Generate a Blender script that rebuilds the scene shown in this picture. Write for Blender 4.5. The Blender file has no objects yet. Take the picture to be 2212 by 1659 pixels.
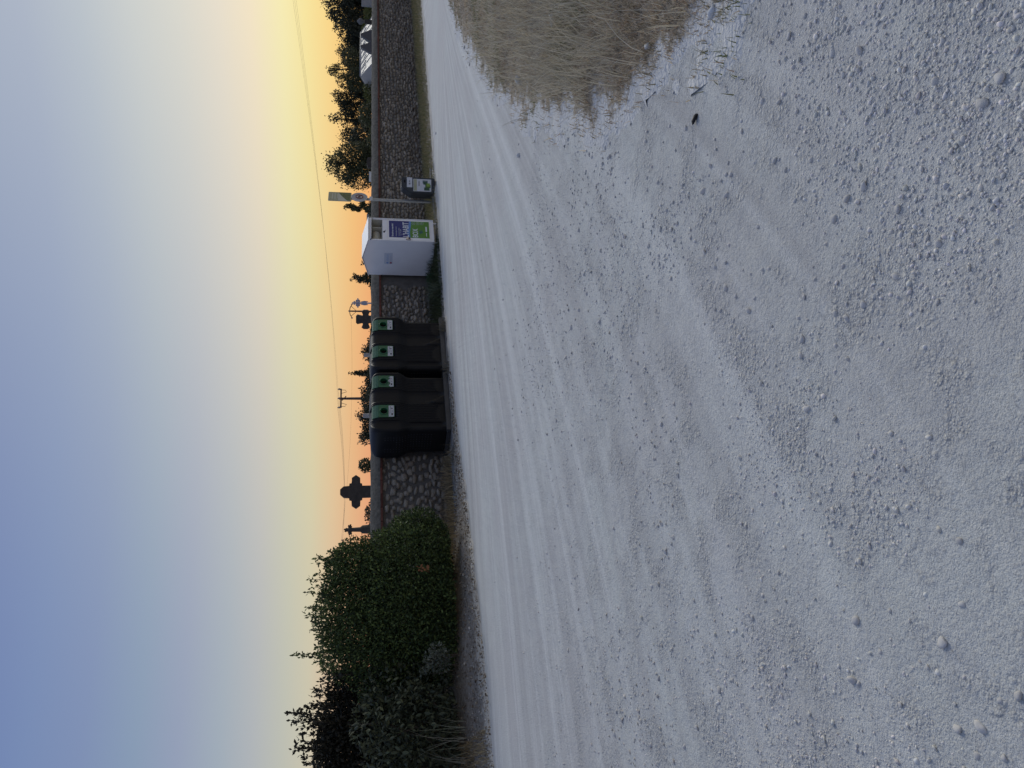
import bpy, bmesh, math, random
import numpy as np
from mathutils import Vector, Matrix

random.seed(7); rng = np.random.default_rng(7)
S = bpy.context.scene; C = S.collection

# ---------------------------------------------------------------- camera (held sideways: the photograph is turned 90 degrees)
H = 1.70; FPX = 1597.0; PITCH = math.atan(299 / FPX)
cp, sp = math.cos(PITCH), math.sin(PITCH)
FWD = Vector((0, cp, -sp)); UPV = Vector((0, sp, cp)); RGT = Vector((1, 0, 0)); CAM = Vector((0, 0, H))
cd = bpy.data.cameras.new('camera'); cam = bpy.data.objects.new('camera', cd); C.objects.link(cam)
m3 = Matrix((-UPV, RGT, -FWD)).transposed(); M = m3.to_4x4(); M.translation = CAM; cam.matrix_world = M
cd.sensor_width = 36; cd.lens = 36 * FPX / 2212; cd.clip_end = 3000; cd.clip_start = 0.05
S.camera = cam

# ---------------------------------------------------------------- sky, sun, exposure
def lin(c):
    return tuple((v / 255 / 12.92) if v <= 10 else ((v / 255 + .055) / 1.055) ** 2.4 for v in c)
SUN_AZ = math.radians(34); SUN_EL = math.radians(30)
w = bpy.data.worlds.new('World'); S.world = w; w.use_nodes = True
nt = w.node_tree; N = nt.nodes; L = nt.links; N.clear()
out = N.new('ShaderNodeOutputWorld'); bg = N.new('ShaderNodeBackground'); L.new(bg.outputs[0], out.inputs[0])
tc = N.new('ShaderNodeTexCoord'); sep = N.new('ShaderNodeSeparateXYZ'); L.new(tc.outputs['Generated'], sep.inputs[0])
def ramp(stops):
    r = N.new('ShaderNodeValToRGB'); L.new(sep.outputs['Z'], r.inputs[0]); r.color_ramp.interpolation = 'EASE' if 0 else 'LINEAR'
    e = r.color_ramp.elements
    while len(e) > 1: e.remove(e[-1])
    for i, (el, c) in enumerate(stops):
        z = math.sin(math.radians(el))
        q = e[0] if i == 0 else e.new(z)
        q.position = z; q.color = (*lin(c), 1)
    return r
sunward = ramp([(0, (253, 186, 104)), (1.5, (254, 202, 114)), (3, (255, 219, 134)), (4.5, (255, 234, 155)), (6, (255, 242, 179)), (8, (253, 235, 199)), (10, (242, 230, 207)), (12.5, (227, 224, 209)), (15, (215, 216, 209)), (18, (195, 202, 205)), (21, (180, 188, 200)), (24, (174, 184, 197)), (40, (158, 170, 191)), (60, (144, 158, 187)), (90, (130, 147, 182))])
away = ramp([(0, (220, 148, 122)), (1.5, (218, 171, 139)), (3, (211, 185, 159)), (4.5, (197, 192, 173)), (6, (184, 186, 177)), (8, (170, 176, 182)), (10, (155, 168, 182)), (12.5, (143, 155, 181)), (15, (131, 151, 178)), (18, (122, 140, 178)), (21, (115, 136, 178)), (24, (106, 126, 174)), (40, (116, 134, 176)), (60, (122, 140, 179)), (90, (130, 147, 182))])
comb = N.new('ShaderNodeCombineXYZ'); L.new(sep.outputs['X'], comb.inputs[0]); L.new(sep.outputs['Y'], comb.inputs[1])
nrm = N.new('ShaderNodeVectorMath'); nrm.operation = 'NORMALIZE'; L.new(comb.outputs[0], nrm.inputs[0])
dot = N.new('ShaderNodeVectorMath'); dot.operation = 'DOT_PRODUCT'; L.new(nrm.outputs[0], dot.inputs[0]); dot.inputs[1].default_value = (math.sin(math.radians(50)), math.cos(math.radians(50)), 0)
mr = N.new('ShaderNodeMapRange'); mr.inputs['From Min'].default_value = .1; mr.inputs['From Max'].default_value = 1; L.new(dot.outputs['Value'], mr.inputs[0])
mix = N.new('ShaderNodeMix'); mix.data_type = 'RGBA'; pw = N.new('ShaderNodeMath'); pw.operation = 'POWER'; pw.inputs[1].default_value = 1.9; L.new(mr.outputs[0], pw.inputs[0]); L.new(pw.outputs[0], mix.inputs['Factor']); L.new(away.outputs[0], mix.inputs['A']); L.new(sunward.outputs[0], mix.inputs['B'])
sky = N.new('ShaderNodeTexSky'); sky.sky_type = 'NISHITA'; sky.sun_disc = False; sky.sun_elevation = SUN_EL; sky.sun_rotation = SUN_AZ
sk = N.new('ShaderNodeVectorMath'); sk.operation = 'SCALE'; sk.inputs['Scale'].default_value = .0008; L.new(sky.outputs[0], sk.inputs[0])
add = N.new('ShaderNodeVectorMath'); add.operation = 'ADD'; L.new(mix.outputs['Result'], add.inputs[0]); L.new(sk.outputs[0], add.inputs[1])
L.new(add.outputs[0], bg.inputs[0]); bg.inputs[1].default_value = .91
sd = bpy.data.lights.new('sun', 'SUN'); sd.energy = 1.5; sd.angle = math.radians(32); sd.color = (1, .965, .87)
so = bpy.data.objects.new('sun', sd); C.objects.link(so)
so.rotation_euler = Vector((math.sin(SUN_AZ) * math.cos(SUN_EL), math.cos(SUN_AZ) * math.cos(SUN_EL), math.sin(SUN_EL))).to_track_quat('Z', 'Y').to_euler()
vs = S.view_settings; vs.view_transform = 'Standard'; vs.look = 'None'; vs.gamma = 1; vs.exposure = 0.136; vs.use_curve_mapping = False

# ---------------------------------------------------------------- site measuring: bearings read from the photograph (2212 px wide)
def ray(px, py):
    return FWD + RGT * ((829.5 - py) / FPX) - UPV * ((px - 1106) / FPX)
def G(px, py, z=0.0):
    d = ray(px, py); return CAM + d * ((z - H) / d.z)
def D(px, py, Y):
    d = ray(px, py); return CAM + d * (Y / d.y)
WA = Vector((-2.28, 16.41, 0)); WT = Vector((.7826, .6224, 0)); WN = Vector((-.6224, .7826, 0))
WANG = math.atan2(WT.y, WT.x)
def W(t, n, z=0.0):
    return WA + WT * t + WN * n + Vector((0, 0, z))
def tn(p):
    d = p - WA; return d.dot(WT), d.dot(WN)

# ---------------------------------------------------------------- noise in numpy
def _hash(i, j, s):
    n = (i.astype(np.int64) * 374761393 + j.astype(np.int64) * 668265263 + s * 974711) & 0xffffffff
    n = ((n ^ (n >> 13)) * 1274126177) & 0xffffffff
    return ((n ^ (n >> 16)) & 0xffff) / 65535.0
def vn(x, y, s=0):
    x = np.asarray(x, float); y = np.asarray(y, float)
    i = np.floor(x); j = np.floor(y); u = x - i; v = y - j; u = u * u * (3 - 2 * u); v = v * v * (3 - 2 * v)
    a = _hash(i, j, s); b = _hash(i + 1, j, s); c = _hash(i, j + 1, s); d = _hash(i + 1, j + 1, s)
    return a + (b - a) * u + (c - a) * v + (a - b - c + d) * u * v
def fbm(x, y, s=0, o=4):
    r = 0; a = .5
    for k in range(o):
        r = r + a * vn(x * 2 ** k, y * 2 ** k, s + k); a *= .5
    return r / (1 - .5 ** o)
def sstep(a, b, x):
    t = np.clip((np.asarray(x, float) - a) / (b - a), 0, 1); return t * t * (3 - 2 * t)

# ---------------------------------------------------------------- materials
def mat(name, col, rough=.8, var=.0, scale=8., bump=0., bscale=30., col2=None, spec=.3, metal=0., coord='Object', tint=False, transl=0., detail=4, bdist=.01):
    m = bpy.data.materials.new(name); m.use_nodes = True; t = m.node_tree; n = t.nodes; l = t.links
    b = n['Principled BSDF']; b.inputs['Roughness'].default_value = rough; b.inputs['Metallic'].default_value = metal
    b.inputs['Specular IOR Level'].default_value = spec
    c = (*col[:3], 1); c2 = (*(col2 or tuple(v * (1 - var) for v in col))[:3], 1)
    tcn = n.new('ShaderNodeTexCoord')
    src = None
    if var or col2:
        no = n.new('ShaderNodeTexNoise'); no.inputs['Scale'].default_value = scale; no.inputs['Detail'].default_value = detail; no.inputs['Roughness'].default_value = .62
        l.new(tcn.outputs[coord], no.inputs['Vector'])
        mp = n.new('ShaderNodeMapRange'); mp.inputs['From Min'].default_value = .3; mp.inputs['From Max'].default_value = .7; l.new(no.outputs[0], mp.inputs[0])
        mx = n.new('ShaderNodeMix'); mx.data_type = 'RGBA'; mx.inputs['A'].default_value = c; mx.inputs['B'].default_value = c2; l.new(mp.outputs[0], mx.inputs['Factor'])
        src = mx.outputs['Result']
    if tint:
        at = n.new('ShaderNodeAttribute'); at.attribute_name = 'tint'
        mu = n.new('ShaderNodeMix'); mu.data_type = 'RGBA'; mu.blend_type = 'MULTIPLY'; mu.inputs['Factor'].default_value = 1
        if src: l.new(src, mu.inputs['A'])
        else: mu.inputs['A'].default_value = c
        l.new(at.outputs['Color'], mu.inputs['B']); src = mu.outputs['Result']
    if src: l.new(src, b.inputs['Base Color'])
    else: b.inputs['Base Color'].default_value = c
    if bump:
        nb = n.new('ShaderNodeTexNoise'); nb.inputs['Scale'].default_value = bscale; nb.inputs['Detail'].default_value = 5; l.new(tcn.outputs[coord], nb.inputs['Vector'])
        bp = n.new('ShaderNodeBump'); bp.inputs['Strength'].default_value = bump; bp.inputs['Distance'].default_value = bdist; l.new(nb.outputs[0], bp.inputs['Height']); l.new(bp.outputs[0], b.inputs['Normal'])
    if transl:
        tr = n.new('ShaderNodeBsdfTranslucent'); ms = n.new('ShaderNodeMixShader'); ms.inputs[0].default_value = transl
        if src: l.new(src, tr.inputs[0])
        else: tr.inputs[0].default_value = c
        l.new(b.outputs[0], ms.inputs[1]); l.new(tr.outputs[0], ms.inputs[2]); l.new(ms.outputs[0], n['Material Output'].inputs[0])
    return m

# ---------------------------------------------------------------- object helpers
def mesh_np(name, verts, faces, m=None, tint=None, smooth=False):
    me = bpy.data.meshes.new(name)
    verts = np.asarray(verts, np.float32); faces = np.asarray(faces, np.int32); k = faces.shape[1]
    me.vertices.add(len(verts)); me.vertices.foreach_set('co', verts.ravel())
    me.loops.add(faces.size); me.loops.foreach_set('vertex_index', faces.ravel())
    me.polygons.add(len(faces)); me.polygons.foreach_set('loop_start', np.arange(0, faces.size, k, dtype=np.int32))
    if smooth: me.polygons.foreach_set('use_smooth', np.ones(len(faces), bool))
    me.update(calc_edges=True)
    if tint is not None:
        a = me.attributes.new('tint', 'FLOAT_COLOR', 'POINT')
        tint = np.asarray(tint, np.float32)
        if tint.ndim == 1: tint = np.repeat(tint[:, None], 3, 1)
        a.data.foreach_set('color', np.concatenate([tint, np.ones((len(tint), 1), np.float32)], 1).ravel())
    if m: me.materials.append(m)
    return me
def link(name, me, parent=None, loc=None, rot=None):
    o = bpy.data.objects.new(name, me); C.objects.link(o)
    if parent: o.parent = parent
    if loc is not None: o.location = loc
    if rot is not None: o.rotation_euler = rot
    return o
def tag(o, label, cat=None, group=None, kind=None):
    o['label'] = label
    if cat: o['category'] = cat
    if group: o['group'] = group
    if kind: o['kind'] = kind
    return o
def thing(name, label, cat, loc=(0, 0, 0), rz=0, group=None):
    o = bpy.data.objects.new(name, None); C.objects.link(o); o.location = loc; o.rotation_euler = (0, 0, rz); o.empty_display_size = .2
    return tag(o, label, cat, group)
def copy_tree(o, parent=None):
    c = o.copy(); C.objects.link(c); c.parent = parent
    for ch in list(o.children): copy_tree(ch, c)
    return c
def bm_obj(name, bm, m, parent=None, smooth=False, **k):
    me = bpy.data.meshes.new(name); bmesh.ops.recalc_face_normals(bm, faces=bm.faces); bm.to_mesh(me); bm.free()
    for q in (m if isinstance(m, (list, tuple)) else [m]): me.materials.append(q)
    if smooth:
        for p in me.polygons: p.use_smooth = True
    return link(name, me, parent, **k)
def bx(bm, c, s, rot=None, bev=0., mi=0):
    mm = Matrix.Translation(c) @ (rot.to_4x4() if rot else Matrix()) @ Matrix.Diagonal((*s, 1))
    r = bmesh.ops.create_cube(bm, size=1, matrix=mm)
    fs = {f for v in r['verts'] for f in v.link_faces}
    for f in fs: f.material_index = mi
    if bev:
        es = list({e for v in r['verts'] for e in v.link_edges})
        bmesh.ops.bevel(bm, geom=es, offset=bev, segments=2, affect='EDGES', clamp_overlap=True, material=mi)
def tube(bm, pts, rad, seg=8, mi=0, caps=True):
    pts = [Vector(p) for p in pts]; n = len(pts)
    rr = rad if isinstance(rad, (list, tuple)) else [rad] * n
    rings = []; pr = None
    for i, p in enumerate(pts):
        d = (pts[min(i + 1, n - 1)] - pts[max(i - 1, 0)]).normalized()
        a = d.orthogonal().normalized() if pr is None else (pr - d * pr.dot(d)).normalized()
        pr = a; b = d.cross(a)
        rings.append([bm.verts.new(p + (a * math.cos(2 * math.pi * k / seg) + b * math.sin(2 * math.pi * k / seg)) * rr[i]) for k in range(seg)])
    for i in range(n - 1):
        for k in range(seg):
            f = bm.faces.new((rings[i][k], rings[i][(k + 1) % seg], rings[i + 1][(k + 1) % seg], rings[i + 1][k])); f.material_index = mi; f.smooth = True
    if caps:
        for r in (rings[0], rings[-1]):
            f = bm.faces.new(r); f.material_index = mi
def prism(bm, poly, y0, y1, mi=0):
    """poly of (x,z), extruded along y"""
    a = [bm.verts.new((x, y0, z)) for x, z in poly]; b = [bm.verts.new((x, y1, z)) for x, z in poly]; n = len(poly)
    fs = [bm.faces.new(a), bm.faces.new(b[::-1])] + [bm.faces.new((a[i], b[i], b[(i + 1) % n], a[(i + 1) % n])) for i in range(n)]
    for f in fs: f.material_index = mi
def box_obj(name, c, s, m, parent=None, bev=0., rot=None):
    bm = bmesh.new(); bx(bm, c, s, rot, bev); return bm_obj(name, bm, m, parent)
_DG = []
def lettering(name, txt, size, m, parent, loc, rot, sx=1., align='LEFT', thick=0.):
    cu = bpy.data.curves.new(name, 'FONT'); cu.body = txt; cu.size = size; cu.align_x = align; cu.extrude = .0006; cu.offset = thick; cu.resolution_u = 3
    o = bpy.data.objects.new(name, cu); C.objects.link(o)
    dg = bpy.context.evaluated_depsgraph_get(); me = bpy.data.meshes.new_from_object(o.evaluated_get(dg)); bpy.data.objects.remove(o); bpy.data.curves.remove(cu)
    me.materials.clear(); me.materials.append(m)
    q = link(name, me, parent, loc, rot); q.scale = (sx, 1, 1); return q

# ================================================================ GROUND
# one sheet to the horizon, finely cut near the camera
def axis(dense0, dense1, step, far0, far1, g=1.06):
    a = list(np.arange(dense0, dense1, step)); s = step
    while a[-1] < far1: s = min(s * g, 60); a.append(a[-1] + s)
    b = []; s = step; x = dense0
    while x > far0: s = min(s * g, 60); x -= s; b.append(x)
    return np.array(b[::-1] + a)
gx = axis(-3.0, 3.0, .024, -900, 900); gy = axis(1.2, 5.2, .022, -60, 1200, 1.022)
FAN = (11.0, 19.9)
def ground_h(x, y):
    x = np.asarray(x, float); y = np.asarray(y, float)
    d = np.hypot(x, y); near = 1 - sstep(25, 60, d)
    z = (fbm(x * .3, y * .3, 3) - .5) * .03 + (fbm(x * 2.2, y * 2.2, 11) - .5) * .006 + (fbm(x * 9, y * 9, 21, 3) - .5) * .006 + (fbm(x * 24, y * 24, 27, 2) - .5) * .008
    # wheel ruts fan out from where the track comes in at the right
    th = np.arctan2(FAN[1] - y, FAN[0] - x); r = np.hypot(FAN[1] - y, FAN[0] - x); bend_ = th + .0009 * (r - 12) ** 2 * .6
    rut = (vn(bend_ * 30, r * .06, 31) - .5) * .016 + (vn(bend_ * 75, r * .1, 37) - .5) * .005
    return (z + rut * sstep(2.2, 5, d) - .012) * near
X, Y = np.meshgrid(gx, gy); Z = ground_h(X, Y)
nx, ny = len(gx), len(gy); idx = np.arange(nx * ny).reshape(ny, nx)
qf = np.stack([idx[:-1, :-1], idx[:-1, 1:], idx[1:, 1:], idx[1:, :-1]], -1).reshape(-1, 4)

def gravel_mat(name='gravel'):
    m = bpy.data.materials.new(name); m.use_nodes = True; t = m.node_tree; n = t.nodes; l = t.links
    b = n['Principled BSDF']; b.inputs['Roughness'].default_value = .92; b.inputs['Specular IOR Level'].default_value = .15
    tcn = n.new('ShaderNodeTexCoord')
    def noise(scale, detail=4, vec=None, rough=.6):
        q = n.new('ShaderNodeTexNoise'); q.inputs['Scale'].default_value = scale; q.inputs['Detail'].default_value = detail; q.inputs['Roughness'].default_value = rough
        l.new(vec or tcn.outputs['Object'], q.inputs['Vector']); return q.outputs[0]
    def rng_(v, a, b_, c=0., d=1.):
        q = n.new('ShaderNodeMapRange'); q.inputs['From Min'].default_value = a; q.inputs['From Max'].default_value = b_; q.inputs['To Min'].default_value = c; q.inputs['To Max'].default_value = d; l.new(v, q.inputs[0]); return q.outputs[0]
    def mixc(f, a, b_, mode='MIX'):
        q = n.new('ShaderNodeMix'); q.data_type = 'RGBA'; q.blend_type = mode
        if isinstance(f, float): q.inputs['Factor'].default_value = f
        else: l.new(f, q.inputs['Factor'])
        for s, v in (('A', a), ('B', b_)):
            if isinstance(v, tuple): q.inputs[s].default_value = (*v, 1)
            else: l.new(v, q.inputs[s])
        return q.outputs['Result']
    def math_(op, a, b_=None):
        q = n.new('ShaderNodeMath'); q.operation = op
        for k_, v in enumerate((a, b_)):
            if v is None: continue
            if isinstance(v, (int, float)): q.inputs[k_].default_value = v
            else: l.new(v, q.inputs[k_])
        return q.outputs[0]
    base = mixc(rng_(noise(.4, 3), .38, .62), (.605, .615, .575), (.55, .535, .508))
    base = mixc(rng_(noise(1.9, 3, rough=.72), .48, .68, 0, .4), base, (.53, .525, .51))
    # wheel tracks fanning out from the far right
    sepn = n.new('ShaderNodeSeparateXYZ'); l.new(tcn.outputs['Object'], sepn.inputs[0])
    dx_ = math_('SUBTRACT', FAN[0], sepn.outputs[0]); dy_ = math_('SUBTRACT', FAN[1], sepn.outputs[1])
    rr_ = math_('SQRT', math_('ADD', math_('MULTIPLY', dx_, dx_), math_('MULTIPLY', dy_, dy_)))
    r12 = math_('SUBTRACT', rr_, 12.0); th_ = math_('ADD', math_('ARCTAN2', dy_, dx_), math_('MULTIPLY', math_('MULTIPLY', r12, r12), .00054))
    cv = n.new('ShaderNodeCombineXYZ'); l.new(math_('MULTIPLY', th_, 40.), cv.inputs[0]); l.new(math_('MULTIPLY', rr_, .05), cv.inputs[1])
    st = noise(1.0, 3, cv.outputs[0], .55)
    cv2 = n.new('ShaderNodeCombineXYZ'); l.new(math_('MULTIPLY', th_, 150.), cv2.inputs[0]); l.new(math_('MULTIPLY', rr_, .12), cv2.inputs[1])
    st2 = noise(1.0, 2, cv2.outputs[0], .5)
    fade = rng_(sepn.outputs[1], 1.6, 3.6, .3, 1.)
    base = mixc(math_('MULTIPLY', rng_(st, .50, .64, 0, .62), fade), base, (.73, .73, .69))
    base = mixc(math_('MULTIPLY', rng_(st, .48, .36, 0, .6), fade), base, (.45, .435, .415))
    base = mixc(math_('MULTIPLY', rng_(st2, .52, .68, 0, .4), fade), base, (.74, .735, .71))
    base = mixc(math_('MULTIPLY', rng_(st2, .46, .34, 0, .3), fade), base, (.46, .45, .44))
    # packed grit: cells with their own shade and dark gaps, in patches, thinning out with distance from the loose area
    loose = rng_(sepn.outputs[1], 5.0, 9.5, 1., .25)
    track = rng_(st, .50, .60, 1., .35)
    m1 = math_('MULTIPLY', math_('MULTIPLY', rng_(noise(2.4, 3, rough=.7), .44, .60), loose), track)
    hsum = None
    for scale, amt, hd in ((38., .75, .011), (95., .9, .005)):
        c_ = n.new('ShaderNodeTexVoronoi'); c_.inputs['Scale'].default_value = scale; l.new(tcn.outputs['Object'], c_.inputs['Vector'])
        sc_ = n.new('ShaderNodeSeparateColor'); l.new(c_.outputs['Color'], sc_.inputs[0])
        pick = math_('MULTIPLY', m1, rng_(sc_.outputs[1], .5, .55) if scale < 60 else rng_(sc_.outputs[1], .3, .35))
        shade = mixc(sc_.outputs[0], (.50, .49, .475), (.74, .735, .70))
        base = mixc(math_('MULTIPLY', pick, amt * .4), base, shade)
        gap = math_('MULTIPLY', rng_(c_.outputs['Distance'], .42, .62), math_('MULTIPLY', pick, amt * .5)); base = mixc(gap, base, (.23, .225, .22))
        h_ = math_('MULTIPLY', math_('MULTIPLY', rng_(c_.outputs['Distance'], .6, .15), pick), hd); hsum = h_ if hsum is None else math_('ADD', hsum, h_)
    gr = noise(150, 3, rough=.8); gr2 = noise(46, 3, rough=.75)
    base = mixc(rng_(gr, .51, .68, 0, .75), base, (.27, .265, .26))
    base = mixc(rng_(gr2, .53, .70, 0, .5), base, (.36, .35, .34))
    base = mixc(rng_(gr, .44, .32, 0, .45), base, (.78, .775, .75))
    l.new(base, b.inputs['Base Color'])
    hsum = math_('ADD', hsum, math_('ADD', math_('MULTIPLY', gr2, .013), math_('MULTIPLY', gr, .006)))
    bp = n.new('ShaderNodeBump'); bp.inputs['Strength'].default_value = 1.; bp.inputs['Distance'].default_value = 1.; l.new(hsum, bp.inputs['Height']); l.new(bp.outputs[0], b.inputs['Normal'])
    return m
MG = gravel_mat()
ground = link('gravel_ground', mesh_np('gravel_ground', np.stack([X, Y, Z], -1).reshape(-1, 3), qf, MG, smooth=True))
tag(ground, 'pale grey compacted limestone gravel yard and track', kind='structure')

# ---- pebbles
ico = bmesh.new(); bmesh.ops.create_icosphere(ico, subdivisions=1, radius=1); ico.verts.ensure_lookup_table()
IV1 = np.array([v.co[:] for v in ico.verts]); IF1 = np.array([[v.index for v in f.verts] for f in ico.faces]); ico.free()
ico = bmesh.new(); bmesh.ops.create_icosphere(ico, subdivisions=2, radius=1); ico.verts.ensure_lookup_table()
IV2 = np.array([v.co[:] for v in ico.verts]); IF2 = np.array([[v.index for v in f.verts] for f in ico.faces]); ico.free()
def lump(V, seed, a=.28, flat=.56):
    r = np.random.default_rng(seed); d = 1 + sum(a / 2 * np.sin(V @ r.normal(0, 1.6, 3) + r.uniform(0, 6)) for _ in range(3))
    # chip a few flat facets
    P = V * d[:, None]
    for _ in range(7):
        nn = r.normal(size=3); nn /= np.linalg.norm(nn); k = P @ nn - r.uniform(.62, .85); P = P - .9 * np.clip(k, 0, None)[:, None] * nn
    return P * np.array([r.uniform(.85, 1.25), r.uniform(.65, .95), flat * r.uniform(.75, 1.1)])
VAR = [lump(IV1, 100 + i) for i in range(16)]; VAR2 = [lump(IV2, 200 + i) for i in range(14)]
def scatter_mesh(name, P, R, variants, F, m, sink=.25, tints=None, tilt=.35):
    vv = []; ff = []; tt = []; off = 0; nV = len(variants[0])
    k = rng.integers(0, len(variants), len(P)); ang = rng.uniform(0, 6.283, len(P)); tx = rng.normal(0, tilt, len(P)); ty = rng.normal(0, tilt, len(P))
    V = np.stack(variants)[k] * R[:, None, None]
    c, s = np.cos(tx), np.sin(tx); y = V[..., 1] * c[:, None] - V[..., 2] * s[:, None]; z = V[..., 1] * s[:, None] + V[..., 2] * c[:, None]; x = V[..., 0]
    c, s = np.cos(ty), np.sin(ty); x, z = x * c[:, None] + z * s[:, None], -x * s[:, None] + z * c[:, None]
    c, s = np.cos(ang), np.sin(ang); x, y = x * c[:, None] - y * s[:, None], x * s[:, None] + y * c[:, None]
    V = np.stack([x, y, z], -1) + P[:, None, :]; V[..., 2] += (R * (.55 - sink))[:, None]
    F_ = (F[None] + (np.arange(len(P)) * nV)[:, None, None]).reshape(-1, 3)
    t = None if tints is None else np.repeat(tints, nV, 0)
    return mesh_np(name, V.reshape(-1, 3), F_, m, t, smooth=True)
MP = mat('pebble', (.62, .60, .56), .85, .25, 40, .25, 120, tint=True, spec=.2)
def in_grass(x, y):  # dry grass island, see below
    return PATCH_D(x, y) > 0.12
# outline of the dry grass island (world coordinates)
ISL = np.array([(9.6, 17.6), (8.8, 16.92), (7.27, 15.04), (5.84, 12.87), (4.77, 11.25), (3.66, 9.27), (2.95, 7.75), (2.66, 6.9), (2.36, 5.7), (2.2, 4.9), (2.14, 4.3), (2.0, 3.75), (1.98, 3.3), (2.3, 2.6), (3.5, 1.8), (6, 1.2), (14, 3), (18, 9), (16, 17), (13, 20)])
def PATCH_D(x, y):
    """signed distance, positive inside the island"""
    x = np.asarray(x, float); y = np.asarray(y, float); best = np.full(x.shape, 1e9); ins = np.zeros(x.shape, bool)
    for i in range(len(ISL)):
        x0, y0 = ISL[i]; x1, y1 = ISL[(i + 1) % len(ISL)]
        ex, ey = x1 - x0, y1 - y0; t = np.clip(((x - x0) * ex + (y - y0) * ey) / (ex * ex + ey * ey), 0, 1)
        best = np.minimum(best, np.hypot(x - x0 - t * ex, y - y0 - t * ey))
        cond = ((y0 > y) != (y1 > y)) & (x < (x1 - x0) * (y - y0) / (y1 - y0 + 1e-12) + x0); ins ^= cond
    return np.where(ins, best, -best)
def yard_points(n, y0, y1, power=1.):
    u = rng.uniform(0, 1, n); y = y0 * (y1 / y0) ** (u ** power); x = rng.uniform(-1, 1, n) * (y * .56 + .45)
    return x, y
def keep(x, y, thr, sc=1.3, seed=50):
    c = fbm(x * sc, y * sc, seed, 3); c2 = fbm(x * .35, y * .35, seed + 9, 2)
    dx = x - WA.x; dy = y - WA.y; n = dx * WN.x + dy * WN.y
    p = sstep(thr, thr + .2, c * .7 + c2 * .3 + rng.normal(0, .05, len(x)))
    p *= 1 - .93 * sstep(-8.5, -5.5, n)
    p *= .5 + .35 * sstep(-3.4, .4, x + .35 * (4 - y))
    return (rng.uniform(0, 1, len(x)) < p) & (PATCH_D(x, y) < -.1) & (n < -2.2)
def ptint(n, a=.75, b=1.18):
    g = rng.uniform(a, b, n)[:, None] * np.ones(3); g[:, 0] *= rng.uniform(.97, 1.05, n); g[:, 2] *= rng.uniform(.96, 1.05, n); return g
x, y = yard_points(60000, 1.35, 8.5, 1.0); k = keep(x, y, .44); x, y = x[k], y[k]
r = np.clip(rng.lognormal(math.log(.0052), .45, len(x)), .0026, .015)
p1 = np.stack([x, y, ground_h(x, y)], -1); me1 = scatter_mesh('fine_gravel', p1, r, VAR, IF1, MP, .42, ptint(len(x), .92, 1.28))
o = link('fine_gravel', me1, ground); tag(o, 'fine loose limestone gravel over the yard', kind='stuff')
x, y = yard_points(11000, 4, 13, 1.0); k = keep(x, y, .44, .9); x, y = x[k], y[k]
r = np.clip(rng.lognormal(math.log(.0085), .4, len(x)), .005, .02)
p1 = np.stack([x, y, ground_h(x, y)], -1); me1 = scatter_mesh('scattered_gravel', p1, r, VAR, IF1, MP, .42, ptint(len(x), .65, 1.08))
o = link('scattered_gravel', me1, ground); tag(o, 'scattered coarser gravel farther across the yard', kind='stuff')
# the largest stones, one by one
x, y = yard_points(2300, 1.5, 6.5, .8); k = keep(x, y, .42, 1.1, 70) & (rng.uniform(0, 1, len(x)) < .3 + .7 * sstep(-.8, .9, x)); x, y = x[k], y[k]
r = np.clip(rng.lognormal(math.log(.0135), .34, len(x)), .008, .023)
o_ = np.argsort(-(r / y)); x, y, r = x[o_], y[o_], r[o_]
ST = [mesh_np('stone', v, IF2, MP, np.ones((len(v), 3)) * (.86 + .2 * ((i * 37) % 10) / 10) * np.array([1, 1, 1.01]), smooth=True) for i, v in enumerate(VAR2)]
for i in range(min(300, len(x))):
    o = link('stone', ST[rng.integers(len(ST))], ground, (x[i], y[i], float(ground_h(x[i], y[i])) + r[i] * .08), (rng.normal(0, .25), rng.normal(0, .25), rng.uniform(0, 6.28)))
    o.scale = (r[i],) * 3
if len(x) > 300:
    x, y, r = x[300:], y[300:], r[300:]
    p1 = np.stack([x, y, ground_h(x, y)], -1)
    o = link('coarse_gravel', scatter_mesh('coarse_gravel', p1, r, VAR, IF1, MP, .35, ptint(len(x))), ground); tag(o, 'coarse limestone pebbles across the yard', kind='stuff')

# ---- verge between track and wall
RE = [(-14, -2.6), (-6.23, -2.66), (-4.53, -2.69), (-1.31, -2.2), (.6, -1.75), (3.73, -1.5), (7.06, -1.62), (18.46, -2.19), (34, -2.6), (60, -3)]
def road_edge(t): return np.interp(t, [q[0] for q in RE], [q[1] for q in RE])
def bank(t, n):
    e = road_edge(t); v = np.clip((n - e) / np.maximum(-e, .5), 0, 1.2)
    return .012 + .37 * sstep(-.6, -4.6, t) * sstep(0.05, .75, v) + .015 * sstep(.0, .5, v) + .06 * sstep(7.7, 9, t) * sstep(0, .5, v)
ts = np.concatenate([np.arange(-14, 12, .09), np.arange(12, 60, .3)]); vsx = np.linspace(0, 1, 26)
T_, V_ = np.meshgrid(ts, vsx); E_ = road_edge(T_); jit = (fbm(T_ * 2.2, T_ * 0 + 3, 5) - .5) * .55 + (fbm(T_ * 9, T_ * 0 + 3, 6) - .5) * .2
nn = E_ + jit * (1 - V_) + V_ * (.25 - E_)
zz = bank(T_, nn) + (fbm(T_ * 3, nn * 3, 8) - .5) * .05 * sstep(0, .25, V_) + (fbm(T_ * 11, nn * 11, 18) - .5) * .035 * sstep(0, .2, V_)
zz = np.where(V_ < .01, -.03, zz)
vx = WA.x + WT.x * T_ + WN.x * nn; vy = WA.y + WT.y * T_ + WN.y * nn
a = np.arange(T_.size).reshape(T_.shape); qf2 = np.stack([a[:-1, :-1], a[:-1, 1:], a[1:, 1:], a[1:, :-1]], -1).reshape(-1, 4)
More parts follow.
